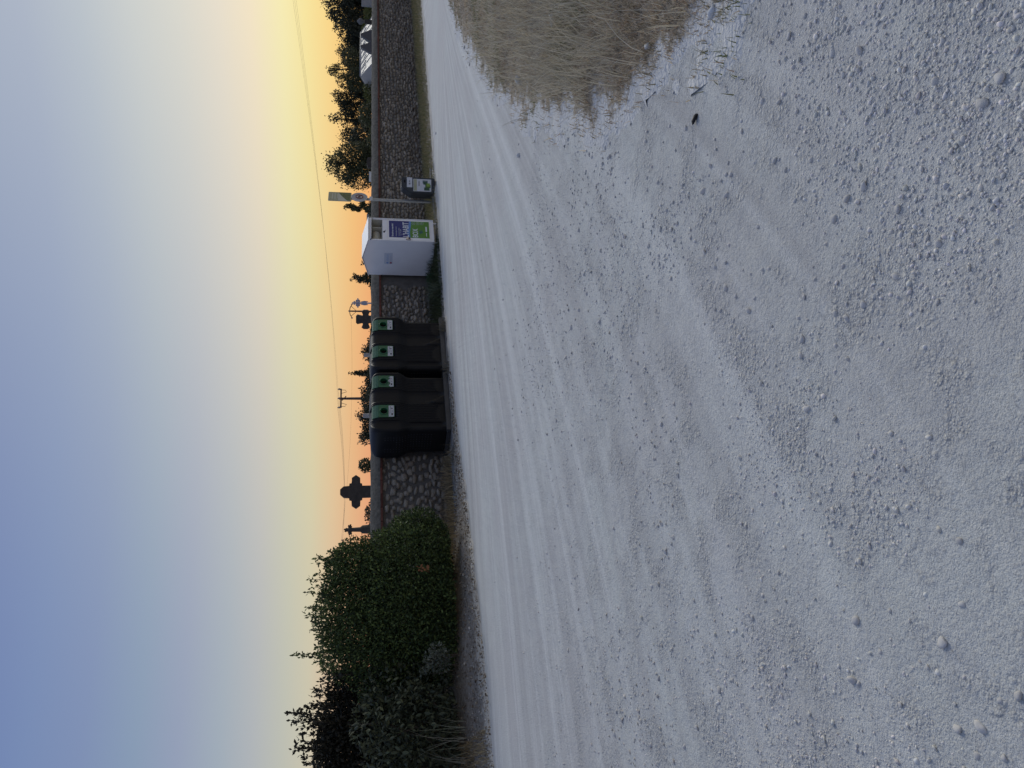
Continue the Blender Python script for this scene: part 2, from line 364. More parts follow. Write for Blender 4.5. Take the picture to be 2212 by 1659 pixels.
def soil_mat(name, c1, c2, gravel=(.52, .49, .43)):
    """soil that breaks up into gravel towards its edge (attribute tint.r = how deep inside)"""
    m = mat(name, c1, .95, 0, 14, .9, 38, col2=c2, spec=.1, bdist=.03); t = m.node_tree; n = t.nodes; l = t.links; b = n['Principled BSDF']
    src = b.inputs['Base Color'].links[0].from_socket
    at = n.new('ShaderNodeAttribute'); at.attribute_name = 'tint'; sx = n.new('ShaderNodeSeparateColor'); l.new(at.outputs['Color'], sx.inputs[0])
    tcn = n.new('ShaderNodeTexCoord'); no = n.new('ShaderNodeTexNoise'); no.inputs['Scale'].default_value = 9; no.inputs['Detail'].default_value = 7; no.inputs['Roughness'].default_value = .75; l.new(tcn.outputs['Object'], no.inputs['Vector'])
    ad = n.new('ShaderNodeMath'); ad.operation = 'ADD'; l.new(no.outputs[0], ad.inputs[0]); l.new(sx.outputs[0], ad.inputs[1])
    mp = n.new('ShaderNodeMapRange'); mp.inputs['From Min'].default_value = .72; mp.inputs['From Max'].default_value = .88; l.new(ad.outputs[0], mp.inputs[0])
    mx = n.new('ShaderNodeMix'); mx.data_type = 'RGBA'; mx.inputs['A'].default_value = (*gravel, 1); l.new(src, mx.inputs['B']); l.new(mp.outputs[0], mx.inputs['Factor']); l.new(mx.outputs['Result'], b.inputs['Base Color'])
    return m
MV = soil_mat('verge_soil', (.23, .195, .155), (.42, .385, .335))
verge = link('verge', mesh_np('verge', np.stack([vx, vy, zz], -1).reshape(-1, 3), qf2, MV, tint=np.repeat((sstep(0, .3, V_) * .7).reshape(-1, 1), 3, 1), smooth=True))
tag(verge, 'brown littered soil verge between the track and the wall', kind='structure')
def on_verge(t, n): return float(bank(np.array([t]), np.array([n]))[0])

# litter of small stones, bark and leaves on the verge
n0 = 7000; t = rng.uniform(-8, 2, n0); e = road_edge(t); v = rng.beta(1.1, 2.0, n0) * 1.0 - .06; n1 = e - e * v * .9
P = np.stack([WA.x + WT.x * t + WN.x * n1, WA.y + WT.y * t + WN.y * n1, bank(t, n1) + .01], -1)
cols = np.array([(.5, .45, .38), (.9, .87, .82), (.35, .28, .2), (.7, .62, .5), (.22, .18, .14)])[rng.integers(0, 5, n0)] * rng.uniform(.7, 1.4, n0)[:, None]
o = link('verge_litter', scatter_mesh('verge_litter', P, np.clip(rng.lognormal(math.log(.011), .45, n0), .005, .032), VAR, IF1, MP, .2, cols), verge); tag(o, 'stones and dry leaf litter scattered on the verge', kind='stuff')

# ---- dry grass island soil
ixs = np.arange(.6, 18.2, .075); iys = np.arange(1.0, 20.2, .075); IX, IY = np.meshgrid(ixs, iys)
jd = .25 + .17 * (1 - sstep(5, 8, IY)) + PATCH_D(IX, IY) + (fbm(IX * 1.7, IY * 1.7, 91) - .5) * .35 + (fbm(IX * 5, IY * 5, 92) - .5) * .55 + (fbm(IX * 16, IY * 16, 93) - .5) * .3
def mound_h(x, y, d=None):
    d = PATCH_D(x, y) if d is None else d
    return ground_h(x, y) + .012 + .10 * sstep(.0, 1.6, d) + (fbm(x * 1.6, y * 1.6, 95) - .5) * .14 * sstep(.1, .9, d)
IZ = np.where(jd > -.12, mound_h(IX, IY, np.maximum(jd, 0)), -.06) - .035 * (1 - sstep(-.06, .14, jd))
ok = jd > -.10; a = np.arange(IX.size).reshape(IX.shape); q = np.stack([a[:-1, :-1], a[:-1, 1:], a[1:, 1:], a[1:, :-1]], -1).reshape(-1, 4)
q = q[ok.ravel()[q].all(1)]; used = np.unique(q); remap = -np.ones(IX.size, int); remap[used] = np.arange(len(used))
MI = soil_mat('island_soil', (.22, .18, .13), (.42, .355, .27), (.60, .595, .575))
isl = link('grassy_mound', mesh_np('grassy_mound', np.stack([IX, IY, IZ], -1).reshape(-1, 3)[used], remap[q], MI, tint=np.repeat((sstep(-.12, .8, jd) * .66).ravel()[used][:, None], 3, 1), smooth=True))
tag(isl, 'low mound of dry soil under the withered grass', kind='structure')

# ---- grass blades
def blades(name, P, hgt, bend, wid, cols, m, parent=None, label='', segs=3):
    n = len(P); a = rng.uniform(0, 6.283, n); dirx, diry = np.cos(a), np.sin(a); b = rng.uniform(0, 6.283, n)
    sx, sy = np.cos(b) * wid, np.sin(b) * wid
    V = np.zeros((n, segs * 2 + 1, 3)); 
    for k in range(segs + 1):
        u = k / segs; off = bend * hgt * u ** 1.7; zc = hgt * u * np.sqrt(np.clip(1 - (bend * u * .8) ** 2, .05, 1))
        cx = P[:, 0] + dirx * off; cy = P[:, 1] + diry * off; cz = P[:, 2] + zc; wv = 1 - u * .85
        if k < segs:
            V[:, 2 * k] = np.stack([cx - sx * wv, cy - sy * wv, cz], -1); V[:, 2 * k + 1] = np.stack([cx + sx * wv, cy + sy * wv, cz], -1)
        else: V[:, 2 * k] = np.stack([cx, cy, cz], -1)
    F = []
    for k in range(segs - 1): F += [(2 * k, 2 * k + 1, 2 * k + 3), (2 * k, 2 * k + 3, 2 * k + 2)]
    F.append((2 * segs - 2, 2 * segs - 1, 2 * segs)); F = np.array(F)
    Fa = (F[None] + (np.arange(n) * V.shape[1])[:, None, None]).reshape(-1, 3)
    o = link(name, mesh_np(name, V.reshape(-1, 3), Fa, m, np.repeat(cols, V.shape[1], 0)), parent)
    if label: tag(o, label, kind='stuff')
    return o
MGR = mat('grass', (1, 1, 1), .8, tint=True, spec=.15, transl=.25)
def gcol(n, pal, lo=.7, hi=1.2):
    pal = np.array(pal); return pal[rng.integers(0, len(pal), n)] * rng.uniform(lo, hi, n)[:, None]
DRY = [(.50, .415, .30), (.58, .485, .36), (.34, .28, .20), (.64, .55, .41), (.26, .225, .15), (.44, .31, .215)]
GRN = [(.22, .225, .115), (.16, .18, .09), (.28, .265, .155)]
STRAW = [(.60, .55, .42), (.68, .63, .50), (.48, .43, .33)]
def isl_points(n, y0=2.4, y1=18):
    u = rng.uniform(0, 1, n); yy = y0 * (y1 / y0) ** u; xx = yy * rng.uniform(.22, .66, n) + .15 + rng.normal(0, .15, n)
    d = .25 + .17 * (1 - sstep(5, 8, yy)) + PATCH_D(xx, yy) + (fbm(xx * 1.7, yy * 1.7, 91) - .5) * .35 + (fbm(xx * 5, yy * 5, 92) - .5) * .55 + (fbm(xx * 16, yy * 16, 93) - .5) * .3
    return xx, yy, d
xx, yy, d = isl_points(150000); k = (d > -.05) & (rng.uniform(0, 1, len(d)) < sstep(-.05, .8, d) ** 1.3) & (vn(xx * 3, yy * 3, 12) + rng.uniform(-.3, .4, len(d)) > .25); xx, yy, d = xx[k], yy[k], d[k]
P = np.stack([xx, yy, mound_h(xx, yy, d) - .01], -1); n = len(P)
g = sstep(.46, .58, fbm(xx * .9, yy * .9, 99, 3))[:, None] * (rng.uniform(0, 1, n) < .75)[:, None]
cols = gcol(n, DRY) * (1 - g) + gcol(n, GRN) * g
blades('dry_turf', P, rng.uniform(.025, .085, n) * (.5 + .7 * vn(xx * 2, yy * 2, 4)), rng.uniform(.3, 1.0, n), rng.uniform(.002, .0045, n) * (.6 + yy / 9), cols, MGR, isl, 'short withered brown and olive turf on the mound', 2)
xx, yy, d = isl_points(17000, 2.6, 12); k = (d > .35) & (fbm(xx * .8, yy * .8, 140, 3) + rng.uniform(-.12, .12, len(d)) > .45); xx, yy, d = xx[k], yy[k], d[k]
P = np.stack([xx, yy, mound_h(xx, yy, d) - .01], -1); n = len(P)
blades('straw_stems', P, rng.uniform(.12, .42, n), rng.uniform(.15, .95, n), rng.uniform(.0016, .0032, n) * (.7 + yy / 12), gcol(n, STRAW, .6, 1.1), MGR, isl, 'longer pale straw stems standing and leaning on the mound', 4)
# verge grass along the wall
t = np.concatenate([rng.uniform(-3.2, .8, 3500), rng.uniform(4.0, 7, 3000), rng.uniform(6.5, 24, 26000), rng.uniform(-7.5, -5.6, 3500)]); e = road_edge(t)
v = rng.uniform(.06, .96, len(t)) ** .8; n1 = e * (1 - v) - .02
k = ~((t > .55) & (t < 4.1)) & ~((t > 6.6) & (t < 7.6) & (n1 > -1.35)); k &= (rng.uniform(0, 1, len(t)) < np.where((t < .8) & (t > -4), sstep(.45, .8, v), 1)); t, n1, v = t[k], n1[k], v[k]
P = np.stack([WA.x + WT.x * t + WN.x * n1, WA.y + WT.y * t + WN.y * n1, bank(t, n1) - .01], -1); n = len(P)
pal_mid = gcol(n, [(.30, .265, .15), (.34, .29, .185), (.22, .215, .11), (.17, .18, .085)]); pal_l = gcol(n, [(.44, .36, .22), (.36, .29, .18), (.26, .21, .13)]); pal_g = gcol(n, [(.06, .08, .04), (.085, .10, .055), (.05, .06, .03)])
sel = (t < 1)[:, None]; sg = ((t > 3.8) & (t < 6.8))[:, None]
cols = np.where(sg, pal_g, np.where(sel, pal_l, pal_mid))
hh = np.where(t < 1, rng.uniform(.1, .34, n), np.where((t > 3.8) & (t < 6.7), rng.uniform(.1, .4, n), rng.uniform(.05, .2, n))) * (.5 + .5 * sstep(.1, .7, v))
blades('verge_grass', P, hh, rng.uniform(.1, .8, n), rng.uniform(.005, .010, n), cols, MGR, verge, 'dry and green grass growing along the foot of the wall', 3)

# ---- kerb slab in front of the wall
MCON = mat('concrete', (.20, .195, .185), .9, .35, 5, .5, 40, spec=.2)
kp = [(-3.6, -.62, .32), (-1.2, -.62, .32), (-.2, -.85, .34), (.3, -1.12, .36), (6, -1.14, .36), (10, -1.15, .36)]
bm = bmesh.new(); prev = None
for tq in np.arange(-3.6, 10.01, .4):
    nc = np.interp(tq, [q[0] for q in kp], [q[1] for q in kp]); wv = np.interp(tq, [q[0] for q in kp], [q[2] for q in kp]) / 2
    z0 = float(bank(np.array([tq]), np.array([nc]))[0]); zt = z0 + .022 + random.uniform(-.006, .006)
    row = [bm.verts.new(W(tq, nc - wv + random.uniform(-.015, .015), -.02)), bm.verts.new(W(tq, nc - wv + .012, zt - .012)), bm.verts.new(W(tq, nc - wv + .03, zt)), bm.verts.new(W(tq, nc + wv, zt)), bm.verts.new(W(tq, nc + wv, -.02))]
    if prev:
        for i in range(4): bm.faces.new((prev[i], row[i], row[i + 1], prev[i + 1]))
    prev = row
kerb = bm_obj('kerb', bm, MCON); tag(kerb, 'low worn concrete kerb along the foot of the wall', kind='structure')

# ================================================================ STONE WALL
T0, T1 = -5.2, 46.0; WH = 1.50   # height to the tile course
wall = thing('stone_wall', 'long rubble stone cemetery wall with red tile course and mortar coping', 'wall', W(0, 0), WANG)
MMORT = mat('mortar', (.15, .142, .13), .95, .35, 6, .9, 45, spec=.1, bdist=.02)
MSTONE = mat('rubble', (.29, .268, .232), .9, .45, 9, .6, 40, tint=True, spec=.15)
MCOP = mat('coping_mortar', (.15, .145, .13), .95, .55, 11, 1., 60, spec=.1, bdist=.03)
MTILE = mat('red_tile', (.17, .075, .058), .85, .4, 6, .3, 40, tint=True, spec=.2)
bm = bmesh.new(); bx(bm, ((T0 + T1) / 2, .24, (WH - .05) / 2), (T1 - T0, .44, WH + .15)); bm_obj('wall_core', bm, MMORT, wall)
# coping, sloped towards the track
bm = bmesh.new(); prev = None
for tq in np.arange(T0, T1 + .01, .16):
    j = lambda a: random.uniform(-a, a)
    row = [bm.verts.new((tq, -.045 + j(.008), WH + .055)), bm.verts.new((tq, -.03 + j(.012), WH + .085 + j(.008))), bm.verts.new((tq, .03 + j(.015), WH + .17 + j(.01))), bm.verts.new((tq, .13 + j(.02), WH + .24 + j(.01))), bm.verts.new((tq, .25, WH + .27 + j(.008))), bm.verts.new((tq, .38, WH + .22 + j(.01))), bm.verts.new((tq, .5, WH + .07))]
    if prev:
        for i in range(6):
            f = bm.faces.new((prev[i], row[i], row[i + 1], prev[i + 1])); f.smooth = True
    prev = row
bm_obj('coping', bm, MCOP, wall)
TM = []
for i in range(5):
    bm = bmesh.new(); bx(bm, (0, 0, 0), (.325, .12, .048 + .004 * (i % 2)), bev=.006); me = bpy.data.meshes.new('tile'); bm.to_mesh(me); bm.free(); me.materials.append(MTILE)
    a = me.attributes.new('tint', 'FLOAT_COLOR', 'POINT'); c = [(1, 1, 1), (.8, .75, .75), (1.15, .95, .85), (.65, .6, .6), (.95, .85, .8)][i]
    a.data.foreach_set('color', np.tile(np.array([*c, 1], np.float32), (len(me.vertices), 1)).ravel()); TM.append(me)
tq = T0 + .2
while tq < T1 - .2:
    link('tile', random.choice(TM), wall, (tq, -.01 + random.uniform(-.008, .008), WH + .028 + random.uniform(-.003, .003)), (0, 0, random.uniform(-.012, .012))); tq += .333
# stones
def wall_stone(seed):
    r = np.random.default_rng(seed); V = IV1 * 1.0
    V = np.sign(V) * np.abs(V) ** r.uniform(.55, .8, 3); V = V / np.abs(V).max(0)
    V *= 1 + r.normal(0, .10, (len(V), 1)); return V * .5
WS = [wall_stone(400 + i) for i in range(16)]
SM = []
for i, v in enumerate(WS):
    c = [(1, 1, 1), (1.2, 1.18, 1.15), (.85, .84, .83), (1.08, 1.0, .92), (.93, .94, .96), (1.38, 1.36, 1.32), (.76, .74, .72), (1.0, .95, .88)][i % 8]
    SM.append((v, np.array(c)))
SME = [mesh_np('stone', v, IF1, MSTONE, np.tile(c, (len(v), 1)), smooth=(i % 3 == 0)) for i, (v, c) in enumerate(SM)]
stones = []
z = .03; rowi = 0
while z < WH - .05:
    rh = random.uniform(.065, .115); tq = T0 + .3 + random.uniform(0, .2)
    if z + rh > WH - .01: rh = WH - .015 - z
    while tq < 40:
        left = tq < .8
        wd = random.uniform(.11, .30) if tq < .8 else random.uniform(.08, .26)
        fill = random.uniform(.55, .88) if left else random.uniform(.8, 1.0)
        stones.append((tq + wd / 2, z + rh / 2 + random.uniform(-.03, .03) + .03 * math.sin(tq * 1.7 + z * 9), wd * fill, rh * (random.uniform(.8, 1.5) if left else random.uniform(.65, 1.2)), random.uniform(.05, .13), random.uniform(-.28, .28)))
        tq += wd + (.02 if left else .006)
    z += rh
vis = lambda s: (-2.4 < s[0] < .8) or (3.9 < s[0] < 6.3) or (7.4 < s[0] < 40)
near = sorted([s for s in stones if vis(s)], key=lambda s: s[0]); first = near[:300]; rest = near[300:]
for s in first:
    o = link('stone', SME[rng.integers(16) if s[0] > .9 else random.choice((0, 1, 3, 5, 9, 13, 5, 1))], wall, (s[0], .02 + random.uniform(-.012, .012), s[1]), (0, s[5], 0)); o.scale = (s[2], s[4] * 1.2, s[3])
vv = []; cc = []
for s in rest:
    v, c = SM[rng.integers(16)]; q = v * np.array([s[2], s[4] * 1.2, s[3]]); ca, sa = math.cos(s[5]), math.sin(s[5])
    q = np.stack([q[:, 0] * ca + q[:, 2] * sa, q[:, 1], -q[:, 0] * sa + q[:, 2] * ca], 1) + np.array([s[0], .02 + random.uniform(-.012, .012), s[1]]); vv.append(q); cc.append(np.tile(c * random.uniform(.8, 1.2), (len(q), 1)))
F_ = (IF1[None] + (np.arange(len(rest)) * 12)[:, None, None] if False else IF1[None] + (np.arange(len(rest)) * len(IV1))[:, None, None]).reshape(-1, 3)
o = link('far_stones', mesh_np('far_stones', np.concatenate(vv), F_, MSTONE, np.concatenate(cc)), wall); tag(o, 'rubble stones of the farther stretch of the wall', kind='stuff')

# ================================================================ GLASS RECYCLING CONTAINERS
MBLK = mat('black_plastic', (.009, .0095, .0105), .5, .3, 3, .06, 60, spec=.22)
MSTEEL = mat('grey_steel', (.06, .063, .066), .5, .3, 8, spec=.5)
MGRN = mat('green_plastic', (.018, .12, .05), .42, .3, 12, spec=.45)
MGRNT = mat('light_green_plastic', (.06, .16, .10), .6, .4, 18, spec=.3)  # for the sloped caps: a lighter, greyer green than the panels
MHOLE = mat('hole_shade_black', (.006, .006, .006), .9)  # near-black colour that paints the shade inside openings
MSTK = mat('paper_sticker', (.52, .53, .54), .7, .25, 30)
MINK = mat('ink', (.05, .05, .055), .8); MINK2 = mat('grey_ink', (.22, .23, .24), .8)
BW, BD, BH = 1.64, 1.12, 1.75
prof = [(.10, .085), (.14, .082), (.18, .081), (.22, .08), (.26, .08), (.30, .08), (.34, .08), (.38, .08), (.45, .08), (.55, .08), (.65, .08), (.75, .08), (.84, .08), (.89, .076), (.93, .066), (.97, .051), (1.01, .034), (1.05, .018), (1.09, .006), (1.12, 0), (1.18, 0), (1.205, 0), (1.21, 0), (1.3, 0), (1.4, 0), (1.5, .002), (1.56, .008), (1.61, .02), (1.645, .038), (1.675, .065), (1.70, .10), (1.718, .145), (1.73, .20), (1.74, .28), (1.746, .37), (1.75, .46)]
PN = [(.09, .29), (.59, .79)]          # chute panels, as fractions of the width counted from the right-hand end
def front_off(s, z):
    """how far the front skin lies behind the outline; s counted from the right end"""
    half = BW / 2; u = (s % half) / half
    hood = sstep(.02, .05, u) * (1 - sstep(.63, .68, u)); off = .055 * (1 - hood)
    # sloping ledge at the foot of the valley
    zl = .12 + .26 * np.clip((u - .76) / .2, 0, 1); off *= sstep(zl - .03, zl + .06, z) if True else 1
    if z > 1.5: off *= 1 - sstep(1.5, 1.75, z) * .6
    rib = .5 + .5 * np.cos(2 * math.pi * s / .0465); rib = rib ** 1.0
    uc = .36; arch = .33 - .9 * np.abs(u - uc) ** 2.2 * 2; amp = .022 * hood * sstep(arch - .015, arch + .015, z)
    if z > 1.55: amp = amp * (1 - sstep(1.6, 1.74, z))
    inp = ((u > .17) & (u < .59)) & (z > 1.2); amp = np.where(inp, 0, amp)
    off = off + np.where(inp, np.where((u > .2) & (u < .56), .09, .012), 0)
    off = off + amp * (1 - rib) + .02 * hood * (1 - sstep(arch - .015, arch + .015, z))
    edge = sstep(0, .05, s) * (1 - sstep(BW - .05, BW, s)); return off * edge
ns = 230; fs_ = np.linspace(0, 1, ns)
rings = []
for z, ins in prof:
    hw = BW / 2 - ins; pts = []
    rad = .09 + ins * .3
    # front edge runs from +x (right) to -x (left) at y = ins
    sx = np.linspace(hw - rad, -hw + rad, ns); s_ = BW / 2 - sx
    for xx_, so_ in zip(sx, front_off(s_, z)): pts.append((xx_, ins + so_))
    def arc(cx, cy, a0, a1, n=6): return [(cx + rad * math.cos(a0 + (a1 - a0) * i / n), cy + rad * math.sin(a0 + (a1 - a0) * i / n)) for i in range(1, n)]
    yb = BD - ins
    pts += arc(-hw + rad, ins + rad, -math.pi / 2, -math.pi); 
    for q_ in np.linspace(ins + rad, max(yb - rad, ins + rad + .01), 6): pts.append((-hw, q_))
    pts += arc(-hw + rad, max(yb - rad, ins + rad + .01), math.pi, math.pi / 2)
    for q_ in np.linspace(-hw + rad, hw - rad, 10): pts.append((q_, max(yb, ins + 2 * rad + .01)))
    pts += arc(hw - rad, max(yb - rad, ins + rad + .01), math.pi / 2, 0)
    for q_ in np.linspace(max(yb - rad, ins + rad + .01), ins + rad, 6): pts.append((hw, q_))
    pts += arc(hw - rad, ins + rad, 0, -math.pi / 2)
    rings.append(np.array([(x_, y_, z) for x_, y_ in pts]))
R_ = np.stack(rings); nr, npz = R_.shape[:2]; a = np.arange(nr * npz).reshape(nr, npz); b_ = np.roll(a, -1, 1)
qb = np.stack([a[:-1], a[1:], b_[1:], b_[:-1]], -1).reshape(-1, 4)
body_me = mesh_np('body', R_.reshape(-1, 3), qb, MBLK, smooth=True)
bmb = bmesh.new(); bmb.from_mesh(body_me); bmb.verts.ensure_lookup_table()
bmb.faces.new([bmb.verts[i] for i in a[-1]]); bmesh.ops.recalc_face_normals(bmb, faces=bmb.faces); bmb.to_mesh(body_me); bmb.free()
def container(label, loc, torn=()):
    t_ = thing('recycling_container', label, 'recycling container', loc, WANG, 'glass recycling containers')
    link('body', body_me, t_)
    for nme, c, s in (('front_rail', (0, .055, .055), (BW - .04, .09, .10)), ('rear_rail', (0, BD - .1, .05), (BW - .1, .09, .09)), ('side_rail', (-BW / 2 + .07, BD / 2, .05), (.08, BD - .3, .08)), ('side_rail', (BW / 2 - .07, BD / 2, .05), (.08, BD - .3, .08))):
        box_obj(nme, c, s, MSTEEL, t_, .008)
    for i, (s0, s1) in enumerate(PN):
        x0, x1 = BW / 2 - s1 * BW, BW / 2 - s0 * BW; cx = (x0 + x1) / 2; hw = (x1 - x0) / 2
        # plate with a round hole
        bm = bmesh.new(); K = 32; rh = .075; zc = 1.435; zb, zt_ = 1.21, 1.55; y0 = -.006
        circ = [bm.verts.new((cx + rh * math.cos(2 * math.pi * k / K), y0, zc + rh * math.sin(2 * math.pi * k / K))) for k in range(K)]
        sq = []
        for k in range(K):
            an = 2 * math.pi * k / K; dx_, dz_ = math.cos(an), math.sin(an)
            m_ = min((hw / abs(dx_)) if abs(dx_) > 1e-6 else 9, ((zt_ - zc) if dz_ > 0 else (zc - zb)) / abs(dz_) if abs(dz_) > 1e-6 else 9)
            sq.append(bm.verts.new((cx + dx_ * m_, y0, zc + dz_ * m_)))
        for k in range(K): bm.faces.new((circ[k], circ[(k + 1) % K], sq[(k + 1) % K], sq[k]))
        back = [bm.verts.new((v.co.x, .10, v.co.z)) for v in circ]
        for k in range(K): bm.faces.new((circ[k], back[k], back[(k + 1) % K], circ[(k + 1) % K]))
        pn = bm_obj('chute_panel', bm, MGRN, t_)
        bm = bmesh.new(); sl = [(y0, 1.552), (.008, 1.60), (.045, 1.665), (.08, 1.695)]; pr_ = None
        for yq, zq in sl:
            rw = [bm.verts.new((x0, yq, zq)), bm.verts.new((x1, yq, zq))]
            if pr_: bm.faces.new((pr_[0], pr_[1], rw[1], rw[0]))
            pr_ = rw
        for xq in (x0, x1): bm.faces.new([bm.verts.new((xq, yq, zq)) for yq, zq in sl] + [bm.verts.new((xq, .1, 1.552))])
        bm_obj('sloped_cap', bm, MGRNT, pn)
        bm = bmesh.new(); pts = [(cx + .086 * math.cos(2 * math.pi * k / 28), -.008, zc + .086 * math.sin(2 * math.pi * k / 28)) for k in range(29)]
        tube(bm, pts, .013, 8, caps=False); bm_obj('porthole_rim', bm, MGRN, pn)
        bm = bmesh.new(); f = bm.faces.new([bm.verts.new((cx + .0752 * math.cos(2 * math.pi * k / 24), .07, zc + .0752 * math.sin(2 * math.pi * k / 24))) for k in range(24)]); bm_obj('porthole', bm, MHOLE, pn)  # black disc painted as the dark inside of the hole
        # sticker with faint print
        bm = bmesh.new(); yq = y0 - .003; zb2, zt2 = 1.222, 1.335
        xs = np.linspace(x0 + .012, x1 - .02, 9); top = [zt2 + (random.uniform(-.045, .01) if i in torn else 0) for _ in xs]
        vb = [bm.verts.new((q_, yq, zb2)) for q_ in xs]; vt = [bm.verts.new((q_, yq, h_)) for q_, h_ in zip(xs, top)]
        for k in range(8): bm.faces.new((vb[k], vb[k + 1], vt[k + 1], vt[k]))
        def mark(cx_, cz_, w_, h_, mi):
            f = bm.faces.new([bm.verts.new((cx_ + a_ * w_ / 2, yq - .0012, cz_ + b2 * h_ / 2)) for a_, b2 in ((-1, -1), (1, -1), (1, 1), (-1, 1))]); f.material_index = mi
        L0, L1 = xs[0], xs[-1]; ln = L1 - L0
        mark(L0 + ln * .22, 1.262, .055, .030, 1); mark(L0 + ln * .5, 1.258, .022, .024, 2); mark(L0 + ln * .75, 1.272, .018, .05, 1 if i % 2 else 2); mark(L0 + ln * .88, 1.30, .05, .012, 2); mark(L0 + ln * .5, 1.30, .09, .007, 2); mark(L0 + ln * .4, 1.318, .10, .006, 2)
        st = bm_obj('sticker', bm, [MSTK, MINK, MINK2], pn)
        if i in torn: st['label'] = 'torn white sticker'
    # raised studs of the end wall
    bm = bmesh.new()
    for iz in range(17):
        for iy in range(7):
            zq = .42 + iz * .062; 
            if (iz > 12 and 1 < iy < 5): continue
            inset = np.interp(zq, [p_[0] for p_ in prof], [p_[1] for p_ in prof])
            bmesh.ops.create_icosphere(bm, subdivisions=1, radius=.011, matrix=Matrix.Translation((-BW / 2 + inset + .002, .28 + iy * .09, zq)))
    o_ = bm_obj('studs', bm, MSTEEL, t_); o_['kind'] = 'stuff'
    return t_
fl = G(981, 930); ft, fn = tn(fl); fn = -1.25
c0 = W(ft + BW / 2 + .02, fn, .045)
container('black ribbed double glass container, nearest the big bush, with two green portholes', c0, torn=(0,))
container('black ribbed double glass container beside the gap before the white box', c0 + WT * (BW + .055) - WN * .02, torn=())
# ================================================================ TEXTILE DONATION BOX
MWHT = mat('white_paint', (.80, .80, .80), .5, .08, 2.5, .03, 12, spec=.35)
MCREAM = mat('cream_metal', (.50, .49, .42), .6, .12, 5)
MBLUE = mat('poster_blue', (.012, .022, .15), .45); MLBL = mat('poster_light_blue', (.14, .29, .55), .45, .5, 14, col2=(.05, .12, .38)); MPGR = mat('poster_green', (.09, .24, .035), .45, .2, 20)
MTXT = mat('white_print', (.62, .66, .68), .6); MNAVY = mat('navy_print', (.02, .06, .2), .6)
MCHR = mat('chrome', (.55, .55, .55), .2, metal=1.)
DW, DD = .89, 1.21; EAV, RDG, DB = 1.83, 1.98, .12
dl = G(948.6, 524); dt, dn = tn(dl)
don = thing('donation_box', 'white metal textile donation box with gabled roof and blue and green poster', 'donation box', W(dt, dn, .0), WANG)
# local: x to the right 0..DW, y to the back 0..DD ; gable ends left and right
OP = (.06, DW - .05, 1.47, 1.745)   # chute opening x0,x1,z0,z1
bm = bmesh.new()
def quad(pts, mi=0):
    f = bm.faces.new([bm.verts.new(p) for p in pts]); f.material_index = mi
quad([(0, 0, DB), (DW, 0, DB), (DW, 0, OP[2]), (0, 0, OP[2])]); quad([(0, 0, OP[3]), (DW, 0, OP[3]), (DW, 0, EAV), (0, 0, EAV)])
quad([(0, 0, OP[2]), (OP[0], 0, OP[2]), (OP[0], 0, OP[3]), (0, 0, OP[3])]); quad([(OP[1], 0, OP[2]), (DW, 0, OP[2]), (DW, 0, OP[3]), (OP[1], 0, OP[3])])
for xq in (0, DW): quad([(xq, 0, DB), (xq, DD, DB), (xq, DD, EAV), (xq, DD / 2, RDG), (xq, 0, EAV)])
quad([(0, DD, DB), (DW, DD, DB), (DW, DD, EAV), (0, DD, EAV)]); quad([(0, 0, DB), (DW, 0, DB), (DW, DD, DB), (0, DD, DB)])
bm_obj('body', bm, MWHT, don)
bm = bmesh.new(); ov = .012
for y0, y1 in ((-.03, DD / 2), (DD + .03, DD / 2)):
    a0 = [(-ov, y0, EAV - .004), (DW + ov, y0, EAV - .004), (DW + ov, y1, RDG + .012), (-ov, y1, RDG + .012)]
    v0 = [bm.verts.new(p) for p in a0]; v1 = [bm.verts.new((p[0], p[1], p[2] + .016)) for p in a0]
    bm.faces.new(v0); bm.faces.new(v1)
    for k in range(4): bm.faces.new((v0[k], v0[(k + 1) % 4], v1[(k + 1) % 4], v1[k]))
bm_obj('roof', bm, MWHT, don)
bm = bmesh.new()   # chute recess
x0, x1, z0, z1 = OP
quad([(x0, 0, z0), (x1, 0, z0), (x1, .34, z0 + .05), (x0, .34, z0 + .05)]); quad([(x0, 0, z1), (x1, 0, z1), (x1, .34, z1), (x0, .34, z1)])
quad([(x0, 0, z0), (x0, .34, z0 + .05), (x0, .34, z1), (x0, 0, z1)]); quad([(x1, 0, z0), (x1, .34, z0 + .05), (x1, .34, z1), (x1, 0, z1)]); quad([(x0, .34, z0), (x1, .34, z0), (x1, .34, z1), (x0, .34, z1)])
ch = bm_obj('chute', bm, MCREAM, don)
bm = bmesh.new(); pts = [(x0 + .06, .30 - .13 * math.sin(a_), z0 + .16 + .12 * math.cos(a_)) for a_ in np.linspace(0, math.pi, 10)]
pr_ = None
for p in pts:
    rw = [bm.verts.new(p), bm.verts.new((x0 + .50, p[1], p[2]))]
    if pr_: bm.faces.new((*pr_, rw[1], rw[0])).smooth = True
    pr_ = rw
bm_obj('drum', bm, MCREAM, ch); box_obj('divider', ((x0 + x1) / 2 + .16, .2, (z0 + z1) / 2), (.02, .24, z1 - z0 - .02), MCREAM, ch)
bm = bmesh.new(); tube(bm, [(.0, -.02, EAV - .05), (.02, -.045, EAV - .075), (.05, -.05, EAV - .08), (DW - .02, -.05, EAV - .08)], .012); bm_obj('rain_bar', bm, MSTEEL, don)
box_obj('sill_rail', (DW / 2, -.008, OP[2] - .115), (DW - .01, .016, .02), MWHT, don, .003); box_obj('frame_rail', (DW / 2, -.010, OP[3] + .03), (DW - .004, .02, .03), MWHT, don, .003)
for xq in (.012, DW - .012): box_obj('corner_post', (xq, -.009, .95), (.024, .018, 1.66), MWHT, don, .003)
